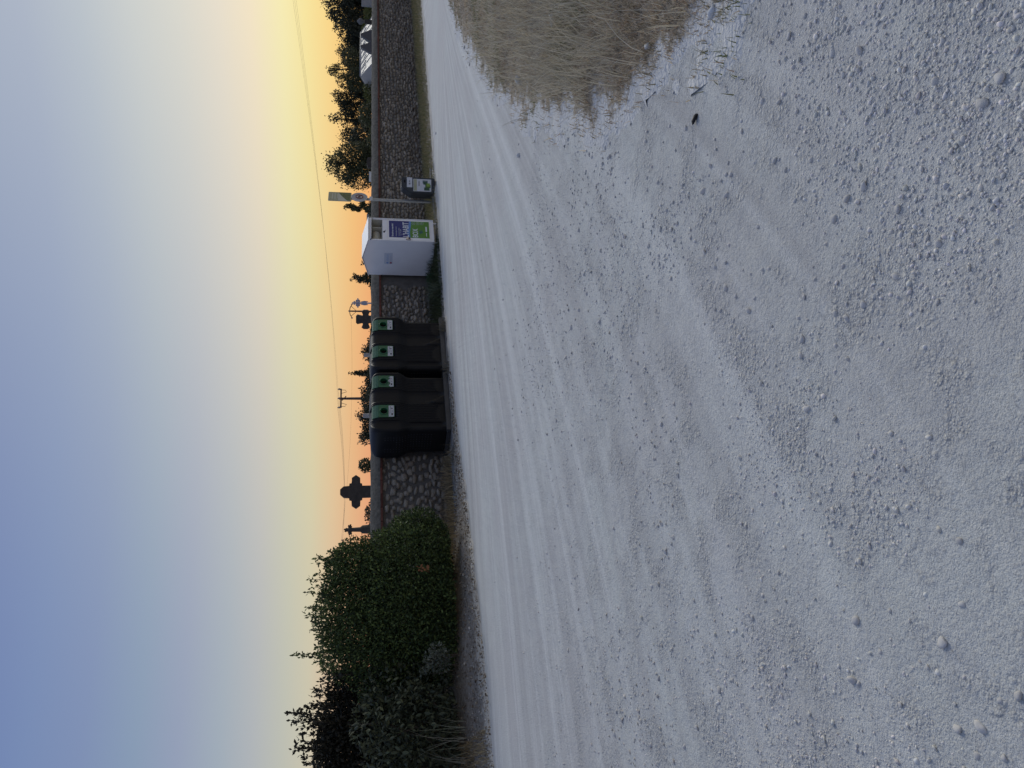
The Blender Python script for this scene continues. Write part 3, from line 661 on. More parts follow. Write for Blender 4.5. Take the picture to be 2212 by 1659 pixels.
door = box_obj('door', (DW / 2, -.007, .77), (DW - .075, .014, 1.10), MWHT, don, .004)
px0, px1, pz0, pz1 = .13, DW - .09, .24, 1.30
bm = bmesh.new(); yq = -.0165; zs = np.linspace(px0, px1, 15)
wavea = [.80 + .03 * math.sin((q - px0) * 7) for q in zs]; waveb = [.735 + .02 * math.sin((q - px0) * 7 + .4) for q in zs]
for k in range(14):
    quad([(zs[k], yq, wavea[k]), (zs[k + 1], yq, wavea[k + 1]), (zs[k + 1], yq, pz1), (zs[k], yq, pz1)], 0)
    quad([(zs[k], yq, waveb[k]), (zs[k + 1], yq, waveb[k + 1]), (zs[k + 1], yq, wavea[k + 1]), (zs[k], yq, wavea[k])], 1)
    quad([(zs[k], yq, pz0), (zs[k + 1], yq, pz0), (zs[k + 1], yq, waveb[k + 1]), (zs[k], yq, waveb[k])], 2)
poster = bm_obj('poster', bm, [MBLUE, MLBL, MPGR], don)
RX = (math.pi / 2, 0, 0); yt = -.019
def txt(s, size, x, z, m=None, sx=1., th=.0, rz=0): lettering('lettering', s, size, m or MTXT, poster, (x, yt, z), (math.pi / 2, rz, 0), sx, 'LEFT', th)
txt('Récupérons ensemble !', .062, px0 + .03, 1.19, sx=.9, th=.001); txt('Vêtements, linge, chaussures', .036, px0 + .04, 1.105, sx=.95); txt('Maroquinerie, peluches', .034, px0 + .06, 1.03); txt('dans un sac fermé', .034, px0 + .08, .985)
txt("L'HABIT", .215, px0 + .02, .79, sx=.80, th=.003); txt('BOX', .20, px0 + .015, .545, sx=.85, th=.003)
txt('don', .09, px0 + .17, .45, MNAVY, rz=-.15); txt('don', .075, px0 + .20, .41, MNAVY, rz=-.15)
bm = bmesh.new(); bx(bm, (px0 + .36, yt, .32), (.20, .002, .04)); bx(bm, (px0 + .14, yt, .32), (.14, .002, .018)); bm_obj('white_strip', bm, MTXT, poster)
bm = bmesh.new()    # little outline pictures of clothing down the right of the green field
for k, (cz, w_) in enumerate(((.65, .11), (.54, .10), (.43, .09))):
    cx = px1 - .08; pts = [(cx - w_ / 2, yt, cz - .035), (cx + w_ / 2, yt, cz - .04), (cx + w_ / 2 - .005, yt, cz + .03), (cx, yt, cz + .042), (cx - w_ / 2 + .004, yt, cz + .03), (cx - w_ / 2, yt, cz - .035)]
    tube(bm, pts, .0035, 4); tube(bm, [(cx + .016 * math.cos(a_), yt, cz + .016 * math.sin(a_)) for a_ in np.linspace(0, 6.28, 9)], .003, 4)
bm_obj('clothing_icons', bm, MTXT, poster)
bm = bmesh.new(); bx(bm, (.075, -.03, .80), (.085, .05, .12), bev=.012); lock = bm_obj('lock_plate', bm, MCHR, don)
bm = bmesh.new(); bx(bm, (.075, -.062, .775), (.04, .018, .05), bev=.006); bm_obj('padlock', bm, MSTEEL, lock)
bm = bmesh.new()    # hand sign below the chute
quad([(.30, -.004, 1.43), (.335, -.004, 1.445), (.44, -.004, 1.375), (.36, -.004, 1.40)]); quad([(.33, -.0045, 1.445), (.35, -.0045, 1.46), (.40, -.0045, 1.42), (.375, -.0045, 1.415)]); bm_obj('decal', bm, MINK, don)
for xq in (.06, DW - .08):
    for yq in (.06, DD - .1): box_obj('foot', (xq, yq, .055), (.045, .045, .14), MWHT, don, .003)
# sticker on the gable end, facing left
bm = bmesh.new(); xq = -.003; quad([(xq, .42, 1.20), (xq, .80, 1.20), (xq, .80, 1.42), (xq, .42, 1.42)], 0)
def disc(cy, cz, r_, mi):
    f = bm.faces.new([bm.verts.new((xq - .001, cy + r_ * math.cos(2 * math.pi * k / 18), cz + r_ * math.sin(2 * math.pi * k / 18))) for k in range(18)]); f.material_index = mi
disc(.76, 1.335, .030, 1); disc(.76, 1.245, .030, 2)
for k in range(3): quad([(xq - .001, .46, 1.355 - k * .018), (xq - .001, .71, 1.355 - k * .018), (xq - .001, .71, 1.347 - k * .018), (xq - .001, .46, 1.347 - k * .018)], 3)
quad([(xq - .001, .52, 1.25), (xq - .001, .71, 1.25), (xq - .001, .71, 1.238), (xq - .001, .52, 1.238)], 4)
bm_obj('gable_sticker', bm, [mat('pale_sticker', (.56, .59, .64), .5), mat('sticker_blue', (.22, .34, .56), .5), mat('sticker_red', (.30, .05, .08), .5), mat('sticker_text_blue', (.32, .42, .60), .5), mat('sticker_text_grey', (.40, .38, .40), .5)], don)

# ================================================================ SIGN POST
MGALV = mat('galvanised', (.33, .35, .36), .5, .25, 12, metal=.3)
MOLIVE = mat('sign_cream', (.40, .40, .26), .5, .25, 7); MPALE = mat('sign_pale', (.52, .52, .42), .5, .15, 9); MDKPH = mat('sign_photo', (.05, .06, .045), .5, .5, 25, col2=(.16, .20, .06)); MSGR = mat('sign_grey', (.38, .38, .385), .55, .15, 10); MSWH = mat('sign_white', (.58, .55, .50), .5); MSRD = mat('sign_red', (.16, .035, .03), .5)
sb = G(939, 437); sp_ = thing('sign_post', 'tall galvanised post with a round sign under a narrow rectangular panel', 'sign', (sb.x, sb.y, .02), math.atan2(.72, .69))
def zat(px, py, base): return D(px, py, base.y).z
zt_ = zat(714, 427, sb) ; zc_ = zat(778, 427, sb); zb_ = zat(803, 436, sb)
bm = bmesh.new(); bx(bm, (0, .0, zt_ / 2 - .05), (.08, .05, zt_ - .05), bev=.006); bm_obj('post', bm, MGALV, sp_)
bm = bmesh.new(); tube(bm, [(0, -.035, zc_), (0, -.062, zc_)], .215, 36); rd = bm_obj('round_sign', bm, MSGR, sp_)
bm = bmesh.new(); tube(bm, [(.215 * math.cos(a_), -.06, zc_ + .215 * math.sin(a_)) for a_ in np.linspace(0, 6.2832, 37)], .010, 6, caps=False); bm_obj('rim', bm, MSWH, rd)
bm = bmesh.new(); tube(bm, [(0, -.06, zc_), (0, -.0655, zc_)], .115, 28); bm_obj('face', bm, MSWH, rd)
bm = bmesh.new(); tube(bm, [(.095 * math.cos(a_), -.0665, zc_ + .095 * math.sin(a_)) for a_ in np.linspace(0, 6.2832, 29)], .017, 4, caps=False); bx(bm, (0, -.068, zc_), (.17, .003, .022), Matrix.Rotation(.78, 3, 'Y')); bm_obj('red_ring', bm, MSRD, rd)
bm = bmesh.new(); bx(bm, (-.005, -.0672, zc_ + .012), (.085, .002, .05)); bx(bm, (.05, -.0672, zc_), (.03, .002, .032)); tube(bm, [(-.03, -.066, zc_ - .025), (-.03, -.0685, zc_ - .025)], .014, 12); tube(bm, [(.045, -.066, zc_ - .025), (.045, -.0685, zc_ - .025)], .014, 12); bm_obj('pictogram', bm, MINK, rd)
z0, z1 = zat(761, 425, sb), zat(711, 425, sb); hw = .235
bm = bmesh.new(); bx(bm, (0, -.04, (z0 + z1) / 2), (2 * hw, .022, z1 - z0), bev=.012); pn = bm_obj('panel', bm, MPALE, sp_)
bm = bmesh.new(); yq = -.053
quad([(-hw + .02, yq, z0 + .36), (hw - .02, yq, z0 + .36), (hw - .02, yq, z1 - .02), (-hw + .02, yq, z1 - .02)], 0)
cur = [(-hw + .02 + (2 * hw - .04) * k / 10, z0 + .10 + .26 * (k / 10) ** .8) for k in range(11)]
quad([(p[0], yq - .001, p[1]) for p in cur] + [(hw - .02, yq - .001, z0 + .02), (-hw + .02, yq - .001, z0 + .02)], 1)
for k, ww in enumerate((.3, .34, .22)): quad([(-ww / 2, yq - .001, z1 - .10 - k * .07), (ww / 2, yq - .001, z1 - .10 - k * .07), (ww / 2, yq - .001, z1 - .125 - k * .07), (-ww / 2, yq - .001, z1 - .125 - k * .07)], 2)
bm_obj('panel_print', bm, [MOLIVE, MDKPH, MPALE], pn)
bm = bmesh.new(); bx(bm, (0, -.03, zb_), (.17, .03, .085), bev=.004); bm_obj('bracket', bm, mat('white_bracket', (.5, .51, .52), .5), sp_)

# ================================================================ WASTE BIN
MDPL = mat('slate_plastic', (.045, .052, .058), .5, .3, 6, .05, 40); MLAB = mat('label_white', (.55, .57, .59), .5, .1, 20)
wb = G(941, 402); wbin = thing('waste_bin', 'slate grey plastic collection bin with white label and green poster below', 'bin', (wb.x, wb.y, .02), .12)
bw, bd_, bh = .45, .42, .93
poly = [(-bw / 2, 0), (bw / 2, 0), (bw / 2, bh - .03), (bw / 2 - .05, bh), (-.02, bh), (-.07, bh - .03), (-bw / 2, bh - .26)]
bm = bmesh.new(); prism(bm, poly, 0, bd_); bmesh.ops.bevel(bm, geom=list(bm.edges), offset=.018, segments=2, affect='EDGES', clamp_overlap=True); bm_obj('body', bm, MDPL, wbin)
bm = bmesh.new(); bx(bm, (.07, -.006, .70), (.29, .012, .155), bev=.02); lb = bm_obj('label_plate', bm, MLAB, wbin)
bm = bmesh.new(); bx(bm, (.03, -.0125, .70), (.05, .001, .05)); bx(bm, (.10, -.0125, .70), (.05, .001, .03)); bm_obj('label_print', bm, MINK2, lb)
bm = bmesh.new(); bx(bm, (.0, -.006, .35), (.36, .012, .50), bev=.03); po = bm_obj('poster', bm, MLAB, wbin)
bm = bmesh.new(); yq = -.0128
def pq(x0, x1, z0, z1, mi, k=0): quad([(x0, yq - k * .0006, z0), (x1, yq - k * .0006, z0), (x1, yq - k * .0006, z1), (x0, yq - k * .0006, z1)], mi)
pq(-.165, .165, .50, .585, 0); pq(-.03, .12, .425, .455, 1)
pq(-.15, -.06, .15, .30, 2); pq(-.07, .02, .12, .27, 3, 1); pq(.02, .10, .22, .32, 2, 2); pq(.05, .14, .2, .34, 4, 1); pq(-.03, .06, .14, .23, 5, 3)
bm_obj('poster_print', bm, [MOLIVE, MINK2, mat('print_dark_green', (.05, .10, .06), .6, .4, 30), mat('print_leaf', (.10, .17, .05), .6, .5, 40), mat('print_steel', (.16, .2, .2), .6, .4, 30), mat('print_lime', (.22, .33, .06), .6)], po)
bm = bmesh.new(); bx(bm, (.10, -.004, .835), (.075, .02, .04), bev=.006); bm_obj('slot', bm, MHOLE, wbin)  # solid black block, its colour stands in for the slot's dark inside

# ================================================================ PLANTS
def leaf_mesh(name, Pn, size, cols, m, up=.2, asp=.5, fold=False, axis_dir=None):
    n = len(Pn); d = rng.normal(size=(n, 3)) if axis_dir is None else axis_dir + rng.normal(0, .55, (n, 3)); d[:, 2] += up; d /= np.linalg.norm(d, axis=1)[:, None]
    e = np.cross(d, rng.normal(size=(n, 3))); e /= np.linalg.norm(e, axis=1)[:, None] + 1e-9
    s = np.asarray(size)[:, None] if np.ndim(size) else size
    V = np.stack([Pn, Pn + d * s * .5 + e * s * asp * .5, Pn + d * s, Pn + d * s * .5 - e * s * asp * .5], 1).reshape(-1, 3)
    F = np.arange(n * 4).reshape(-1, 4)
    return mesh_np(name, V, F, m, np.repeat(cols, 4, 0))
MLEAF = mat('leaves', (1, 1, 1), .6, tint=True, spec=.25, transl=.22)
MBARK = mat('bark', (.07, .055, .042), .95, .4, 20, .6, 40)
def blob_points(n, blobs, shell=.55, seed=0):
    """points spread through a set of ellipsoids (c, r3), denser towards the skin, broken by noise"""
    vol = np.array([np.prod(b[1]) ** .8 for b in blobs]); k = rng.choice(len(blobs), n, p=vol / vol.sum())
    d = rng.normal(size=(n, 3)); d /= np.linalg.norm(d, axis=1)[:, None]; rr = rng.uniform(0, 1, n) ** (1 / 3) * (1 - shell) + shell * rng.uniform(.82, 1.06, n)
    cs = np.array([b[0] for b in blobs])[k]; rs = np.array([b[1] for b in blobs])[k]
    return cs + d * rr[:, None] * rs, d
def tree(name, label, base, h, wid, n=3000, leaf=.13, cols=((.055, .07, .035), (.04, .055, .028), (.075, .085, .04)), trunk_h=.25, form='round', group='trees beyond the wall', nb=10, lean=(0, 0), cat='tree', gaps=.0, skirt=0.):
    t_ = thing(name, label, cat, base, 0, group); r = random.Random(hash(label) % 9999 if False else int(abs(base[0] * 100 + base[1] * 31 + h * 7)))
    bl = []; tips = []
    for i in range(nb):
        u = (i + .5) / nb; zz_ = h * (trunk_h + (1 - trunk_h) * u * .93)
        if form == 'round': rad = wid * math.sqrt(max(.05, 1 - (2 * u - .85) ** 2 * .85))
        elif form == 'cone': rad = wid * min(1, (1.06 - u) * 2.0) * .8
        else: rad = wid * (1 - .5 * u)
        a_ = i * 2.4 + r.uniform(-.5, .5); q = rad * (.55 if form != 'cone' else .25) * r.uniform(.5, 1.1)
        c = (q * math.cos(a_) + lean[0] * u * h, q * math.sin(a_) + lean[1] * u * h, zz_); br = rad * r.uniform(.4, .62) * (1.35 if form == 'cone' else 1)
        bl.append((c, (br, br, br * r.uniform(.75, 1.25) if form != 'cone' else br * 1.6))); tips.append(c)
    for i in range(int(skirt * 14)):
        bl.append(((r.uniform(-1, 1) * wid * 1.35, r.uniform(-.5, .5) * wid, h * r.uniform(.2, .78)), (wid * .6, wid * .5, h * .12)))
    bm = bmesh.new(); tr = max(.03, h * .018)
    tube(bm, [(0, 0, -.05), (lean[0] * h * .2 + .02 * h * r.uniform(-1, 1), 0, h * .3), (lean[0] * h * .5, lean[1] * h * .5, h * .6), (lean[0] * h * .8, lean[1] * h * .8, h * .82)], [tr, tr * .7, tr * .35, tr * .08], 7)
    for c in tips:
        b0 = Vector((lean[0] * c[2] * .6, lean[1] * c[2] * .6, max(.1, c[2] - .28 * h * r.uniform(.4, 1)))); tube(bm, [b0, (b0 + Vector(c)) / 2 + Vector((0, 0, .03 * h)), c], [tr * .42, tr * .28, tr * .08], 5)
    bm_obj('trunk', bm, MBARK, t_)
    n = int(n * 1.8); leaf *= .85; gaps *= .8; P, d = blob_points(n, bl, .4)
    # twigs at the outline
    k = rng.uniform(0, 1, n) < .12; P[k] += d[k] * rng.uniform(0, .35, k.sum())[:, None] * wid * .6 + np.array([0, 0, .08 * wid])
    # twigs rising from the top
    if gaps: keep_ = fbm(P[:, 0] * 2.2 + base[0], P[:, 2] * 2.2 + P[:, 1], 7, 3) > gaps; P = P[keep_]
    P[:, 2] = np.maximum(P[:, 2], .02)
    cr = link('crown', leaf_mesh('crown', P, rng.uniform(.6, 1.2, len(P)) * leaf, gcol(len(P), cols, .6, 1.3), MLEAF, .3, .55), t_)
    return t_
def tree_at(px_top, py, hw_px, Y, name, label, **k):
    p = D(px_top, py, Y); h = p.z; wid = hw_px * Y / FPX * 1.02
    return tree(name, label, (p.x, p.y, 0), h, wid, **k)
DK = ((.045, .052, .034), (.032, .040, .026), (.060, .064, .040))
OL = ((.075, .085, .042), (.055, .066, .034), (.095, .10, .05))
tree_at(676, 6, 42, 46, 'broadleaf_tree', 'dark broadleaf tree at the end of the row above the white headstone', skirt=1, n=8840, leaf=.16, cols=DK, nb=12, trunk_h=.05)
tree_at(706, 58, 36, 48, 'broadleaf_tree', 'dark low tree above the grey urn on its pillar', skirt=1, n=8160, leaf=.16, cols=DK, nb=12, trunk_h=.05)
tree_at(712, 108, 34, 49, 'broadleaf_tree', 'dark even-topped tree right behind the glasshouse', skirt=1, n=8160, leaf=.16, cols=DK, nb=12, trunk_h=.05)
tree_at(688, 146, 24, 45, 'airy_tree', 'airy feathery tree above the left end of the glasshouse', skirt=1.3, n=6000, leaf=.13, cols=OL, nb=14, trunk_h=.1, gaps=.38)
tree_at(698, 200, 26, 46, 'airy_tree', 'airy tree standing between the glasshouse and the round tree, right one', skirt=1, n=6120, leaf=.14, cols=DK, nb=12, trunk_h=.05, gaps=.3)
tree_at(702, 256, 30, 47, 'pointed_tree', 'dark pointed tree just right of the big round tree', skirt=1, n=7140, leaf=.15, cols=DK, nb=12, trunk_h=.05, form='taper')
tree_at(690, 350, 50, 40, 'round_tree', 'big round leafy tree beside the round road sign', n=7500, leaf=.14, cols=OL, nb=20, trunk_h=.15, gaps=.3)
tree_at(742, 300, 30, 42, 'broadleaf_tree', 'low dark tree filling the gap right of the round tree', skirt=1, n=5440, leaf=.14, cols=DK, nb=9, trunk_h=.05)
tree_at(732, 447, 13, 36, 'sapling', 'thin young tree between the sign post and the white box', n=1300, leaf=.12, cols=OL, nb=10, trunk_h=.3, gaps=.36)
tree_at(746, 602, 19, 40, 'small_tree', 'small leafy tree at the left edge of the white box', n=2000, leaf=.13, cols=DK, nb=10, trunk_h=.2, gaps=.34)
tree_at(774, 566, 17, 41, 'small_tree', 'low tree peeping over the gable of the white box', n=1300, leaf=.13, cols=DK, nb=7, trunk_h=.2, gaps=.3)
tree_at(776, 528, 5, 41, 'sapling', 'twig-thin sapling top over the white box roof', n=260, leaf=.10, cols=DK, nb=4, trunk_h=.5)
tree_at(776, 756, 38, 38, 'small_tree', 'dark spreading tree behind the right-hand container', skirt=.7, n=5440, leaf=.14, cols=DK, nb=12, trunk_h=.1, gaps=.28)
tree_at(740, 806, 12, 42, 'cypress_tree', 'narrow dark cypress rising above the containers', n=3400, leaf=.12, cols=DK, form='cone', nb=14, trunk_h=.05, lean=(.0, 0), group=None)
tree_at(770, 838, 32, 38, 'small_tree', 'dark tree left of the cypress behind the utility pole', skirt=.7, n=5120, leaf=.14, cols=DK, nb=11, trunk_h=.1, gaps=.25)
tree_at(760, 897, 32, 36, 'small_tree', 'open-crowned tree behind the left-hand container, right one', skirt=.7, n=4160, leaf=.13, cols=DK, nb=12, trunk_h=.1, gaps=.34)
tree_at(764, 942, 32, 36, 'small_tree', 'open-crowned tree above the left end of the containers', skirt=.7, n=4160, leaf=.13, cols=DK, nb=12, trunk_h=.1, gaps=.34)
# clipped shrubs beyond the wall
def shrub_at(name, label, c_px, py, hw, Y, n, leaf, cols, flat=1.0, cat='shrub', group='clipped shrubs beyond the wall'):
    p = D(c_px, py, Y); wid = hw * Y / FPX; t_ = thing(name, label, cat, (p.x, p.y, 0), 0, group)
    bl = [((random.uniform(-.35, .35) * wid, random.uniform(-.2, .2) * wid, p.z * .5 + p.z * .1 * i), (wid * .9, wid * .8, p.z * .5 - p.z * .1 * i)) for i in (0,)] + [((0, 0, p.z * .5), (wid * .9, wid * .8, p.z * .4)), ((0, 0, p.z - wid * .85), (wid, wid * .85, wid * .85)), ((wid * .2, 0, p.z - wid * .95), (wid * .9, wid * .85, wid * .85))]
    P, d = blob_points(n, bl, .75); P[:, 2] = np.maximum(P[:, 2], .02)
    bm = bmesh.new(); tube(bm, [(0, 0, -.03), (.02, 0, p.z * .5), (0, .02, p.z * .8)], [.04, .03, .01], 6); bm_obj('stem', bm, MBARK, t_)
    link('crown', leaf_mesh('crown', P, rng.uniform(.6, 1.2, n) * leaf, gcol(n, cols, .7, 1.25), MLEAF, .3, .6), t_)
YG = ((.10, .115, .035), (.075, .09, .03), (.125, .13, .045))
shrub_at('clipped_shrub', 'yellow-green hedge bush below the dark trees at the far end', 785, 30, 20, 38, 2400, .11, YG)
shrub_at('clipped_shrub', 'yellow-green bush just left of the grey urn', 782, 62, 14, 39, 1500, .11, YG)
shrub_at('clipped_shrub', 'green rounded bush left of the glasshouse', 784, 196, 28, 37, 2600, .11, YG)
shrub_at('clipped_shrub', 'taller green rounded bush below the pointed tree', 773, 250, 30, 36, 2800, .11, OL)
shrub_at('clipped_shrub', 'low bush at the foot of the round tree', 792, 300, 22, 35, 1600, .11, OL)
shrub_at('topiary', 'dense round topiary ball behind the wall beside the large stone cross', 775, 1006, 15, 24, 2600, .07, OL, group=None)
shrub_at('ivy_bush', 'low dark ivy behind the wall left of the large stone cross', 787, 1112, 30, 19.5, 2400, .07, DK, group=None)
shrub_at('clipped_shrub', 'thin bush behind the wall touching the right-hand container', 797, 735, 16, 30, 700, .09, DK)
shrub_at('clipped_shrub', 'dark bush above the wall between sign post and white box', 792, 452, 20, 34, 1700, .10, DK)

# ---- the big bush and its neighbours in front of the wall
def bush(name, label, blobs_px, n, leaf, cols, cat='bush', shoots=(), base=None, shell=.6, asp=.5, group=None, twig_leaf=None, up=.2, zmin=.04):
    base = base or Vector((0, 0, 0)); t_ = thing(name, label, cat, base, 0, group)
    bl = []
    for (px, py, Yd, r_, sq) in blobs_px:
        c = D(px, py, Yd) - base; bl.append(((c.x, c.y, c.z), (r_, r_ * .9, r_ * sq)))
    P, d = blob_points(n, bl, shell); P[:, 2] = np.where(P[:, 2] < zmin, zmin + rng.uniform(0, .3, n), P[:, 2])
    bm = bmesh.new()
    for i, (c, r_) in enumerate(bl):
        g0 = Vector((c[0] * .45 + random.uniform(-.2, .2), c[1] * .4, -.05)); sr = min(1, r_[0] * 2.2); tube(bm, [g0, (g0 + Vector(c)) / 2 + Vector((random.uniform(-.1, .1), 0, .1)), Vector(c), Vector(c) + Vector((random.uniform(-.2, .2), 0, r_[2] * .7))], [.035 * sr, .026 * sr, .016 * sr, .006 * sr], 6)
    bm_obj('stem', bm, MBARK, t_)
    Ps = [P]; ax = [d * .6]
    for (px, py, Yd, L_, ln) in shoots:       # upright shoots: tip bearing, length, sideways lean
        tip = D(px, py, Yd) - base; root = tip - Vector((ln, random.uniform(-.1, .1), L_)); mid = (tip + root) / 2 + Vector((random.uniform(-.04, .04), 0, 0))
        bm = bmesh.new(); tube(bm, [root, mid, tip], [.009, .006, .003], 5); bm_obj('shoot', bm, MBARK, t_)
        m_ = int(L_ * 95); u = rng.uniform(.0, 1, m_); q = np.array(root)[None] * (1 - u[:, None]) + np.array(tip)[None] * u[:, None] + rng.normal(0, .016, (m_, 3)); Ps.append(q)
        a_ = rng.normal(0, .6, (m_, 3)); a_[:, 2] += .75; ax.append(a_)
    PA = np.concatenate(Ps); AX = np.concatenate(ax); nn_ = len(PA)
    sz = rng.uniform(.6, 1.2, nn_) * leaf
    if twig_leaf: sz[n:] = rng.uniform(.7, 1.2, nn_ - n) * twig_leaf
    cr = link('crown', leaf_mesh('crown', PA, sz, gcol(nn_, cols, .55, 1.35), MLEAF, up, asp, axis_dir=AX), t_)
    return t_, cr, bl
PRV = ((.075, .115, .038), (.05, .08, .03), (.12, .16, .05), (.034, .052, .024))
bb = W(-2.9, -.8, on_verge(-2.9, -.8))
sh = []
for (px, py) in [(715, 1192), (688, 1205), (706, 1222), (676, 1252), (690, 1240), (684, 1270), (668, 1280), (690, 1296), (672, 1312), (664, 1330), (684, 1345), (676, 1362), (692, 1378), (640, 1416), (688, 1398), (684, 1432), (700, 1450), (720, 1195), (690, 1215), (682, 1318), (695, 1355), (698, 1410), (660, 1418)]:
    sh.append((px - 8, py, 13.8 + random.uniform(-.4, .4), random.uniform(.45, .75), random.uniform(-.08, .08)))
bush('privet_bush', 'big rounded dark green privet bush in front of the wall', [(880, 1165, 14.3, .42, 1.2), (935, 1170, 14.2, .42, 1.), (825, 1200, 14.2, .5, 1.), (880, 1215, 13.9, .75, 1.1), (960, 1220, 13.9, .55, .8), (780, 1260, 13.9, .72, 1.), (870, 1290, 13.6, .95, 1.1), (950, 1300, 13.4, .7, .8), (765, 1330, 13.7, .75, 1.0), (850, 1370, 13.3, .95, 1.1), (940, 1390, 13.1, .75, .8), (770, 1400, 13.4, .68, 1.), (850, 1440, 13.1, .7, 1.2), (900, 1145, 14.4, .4, 1.4), (905, 1132, 14.5, .33, 1.3), (775, 1208, 14.2, .45, 1.), (755, 1225, 14.1, .45, 1.)], 95000, .06, PRV, shoots=sh, base=bb, shell=.35, twig_leaf=.07)
# dry branch caught in it
bm = bmesh.new(); dbp = D(912, 1228, 12.62)
for i in range(9):
    a_ = Vector((random.uniform(-.06, .08), -.02, random.uniform(-.09, .1))); b2 = a_ + Vector((random.uniform(-.05, .05), random.uniform(-.03, .02), -.05)); v = [bm.verts.new(q) for q in (a_, a_ * .5 + b2 * .5 + Vector((.022, 0, .01)), b2, a_ * .5 + b2 * .5 - Vector((.02, 0, 0)))]; bm.faces.new(v)
tube(bm, [(-.08, .05, -.12), (0, -.01, 0), (.05, -.02, .1)], .005, 5)
o = bm_obj('dead_spray', bm, mat('rust_leaf', (.26, .11, .045), .8, .3, 30), loc=dbp); tag(o, 'rust-coloured dead spray of leaves hanging in the privet bush', 'branch')
LAU = ((.058, .068, .036), (.042, .052, .03), (.08, .088, .045), (.05, .062, .042))
lb_ = W(-6.3, -1.1, on_verge(-6.3, -1.1))
t_l, cr_l, bl_l = bush('laurel_bush', 'broad-leaved laurel bush low at the left beside the privet', [(850, 1500, 12.5, .55, 1.), (930, 1500, 12.3, .55, .8), (830, 1560, 12.2, .55, 1.), (900, 1570, 11.9, .7, 1.), (955, 1590, 11.9, .45, .7), (860, 1620, 11.9, .5, 1.1), (930, 1660, 11.7, .6, .9), (880, 1690, 11.7, .6, 1.)], 6500, .10, LAU, base=lb_, asp=.42, up=-.15, zmin=.06)
# its largest leaves, one by one
LFM = []
for i in range(6):
    bm = bmesh.new(); cs = [(0, 0), (.25, .19), (.55, .23), (.82, .13), (1, 0)]; top = []
    for u, wv in cs: top.append((bm.verts.new((u, wv, -.10 * wv - .12 * u * u)), bm.verts.new((u, -wv, -.10 * wv - .12 * u * u)), bm.verts.new((u, 0, .04 - .12 * u * u))) if wv else (bm.verts.new((u, 0, -.12 * u * u)),) * 3)
    for k in range(4):
        for s_ in (0, 1):
            vs_ = [top[k][s_], top[k + 1][s_], top[k + 1][2], top[k][2]]; vs_ = list(dict.fromkeys(vs_))
            if len(vs_) > 2: bm.faces.new(vs_)
    me = bpy.data.meshes.new('leaf'); bm.to_mesh(me); bm.free(); me.materials.append(MLEAF); at = me.attributes.new('tint', 'FLOAT_COLOR', 'POINT'); c = LAU[i % 4]; kf = (.9, 1.1, 1.25, 1.0, 1.4, .8)[i]
    at.data.foreach_set('color', np.tile(np.array([c[0] * kf, c[1] * kf, c[2] * kf, 1], np.float32), (len(me.vertices), 1)).ravel()); LFM.append(me)
for i in range(160):
    c, r_ = bl_l[random.randrange(len(bl_l))]; a_ = random.uniform(-2.6, -.6); e_ = random.uniform(-.5, 1.1)
    d_ = Vector((math.cos(a_) * math.cos(e_), math.sin(a_) * math.cos(e_), math.sin(e_))); p = Vector(c) + Vector((d_.x * r_[0], d_.y * r_[1], d_.z * r_[2])) * random.uniform(.95, 1.08)
    if p.z < .1: continue
    o = link('leaf', random.choice(LFM), cr_l, p, (random.uniform(-.5, .5), random.uniform(.2, 1.2), a_ + random.uniform(-.8, .8))); o.scale = (random.uniform(.09, .13),) * 3
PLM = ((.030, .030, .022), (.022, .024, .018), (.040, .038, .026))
pb = W(-6.2, .1, .3); sh = []
for (px, py) in [(735, 1458), (706, 1472), (690, 1488), (684, 1504), (676, 1520), (662, 1530), (652, 1542), (632, 1540), (668, 1552), (640, 1556), (656, 1570), (664, 1585), (658, 1598), (648, 1612), (644, 1622), (662, 1636), (672, 1650), (690, 1656), (712, 1462), (700, 1496), (690, 1562), (682, 1606), (695, 1628)]:
    sh.append((px - 12, py, 13.2 + random.uniform(-.3, .3), random.uniform(.6, 1.0), random.uniform(-.05, .2)))
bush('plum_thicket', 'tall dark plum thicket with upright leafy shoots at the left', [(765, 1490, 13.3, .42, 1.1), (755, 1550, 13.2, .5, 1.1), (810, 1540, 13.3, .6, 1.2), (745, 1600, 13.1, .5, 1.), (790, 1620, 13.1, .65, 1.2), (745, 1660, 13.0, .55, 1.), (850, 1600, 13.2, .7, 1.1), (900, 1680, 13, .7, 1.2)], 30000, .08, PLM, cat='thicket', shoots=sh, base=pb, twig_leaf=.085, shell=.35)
# pale sapling in front
SAG = ((.11, .125, .095), (.08, .095, .072), (.15, .16, .13))
sg_ = W(*tn(G(992, 1428)), 0); sgz = on_verge(*tn(sg_)); sg_ = D(985, 1428, 12.0)
bush('grey_sapling', 'small pale grey-green sapling at the foot of the privet bush', [(945, 1405, 12.0, .13, 1.), (935, 1425, 12.0, .15, 1.), (952, 1432, 12., .15, 1.1), (925, 1440, 12., .10, .8), (960, 1418, 12., .12, 1.), (915, 1452, 12., .07, .8)], 520, .06, SAG, cat='sapling', base=Vector((sg_.x, sg_.y, max(.05, sg_.z))), zmin=.1)
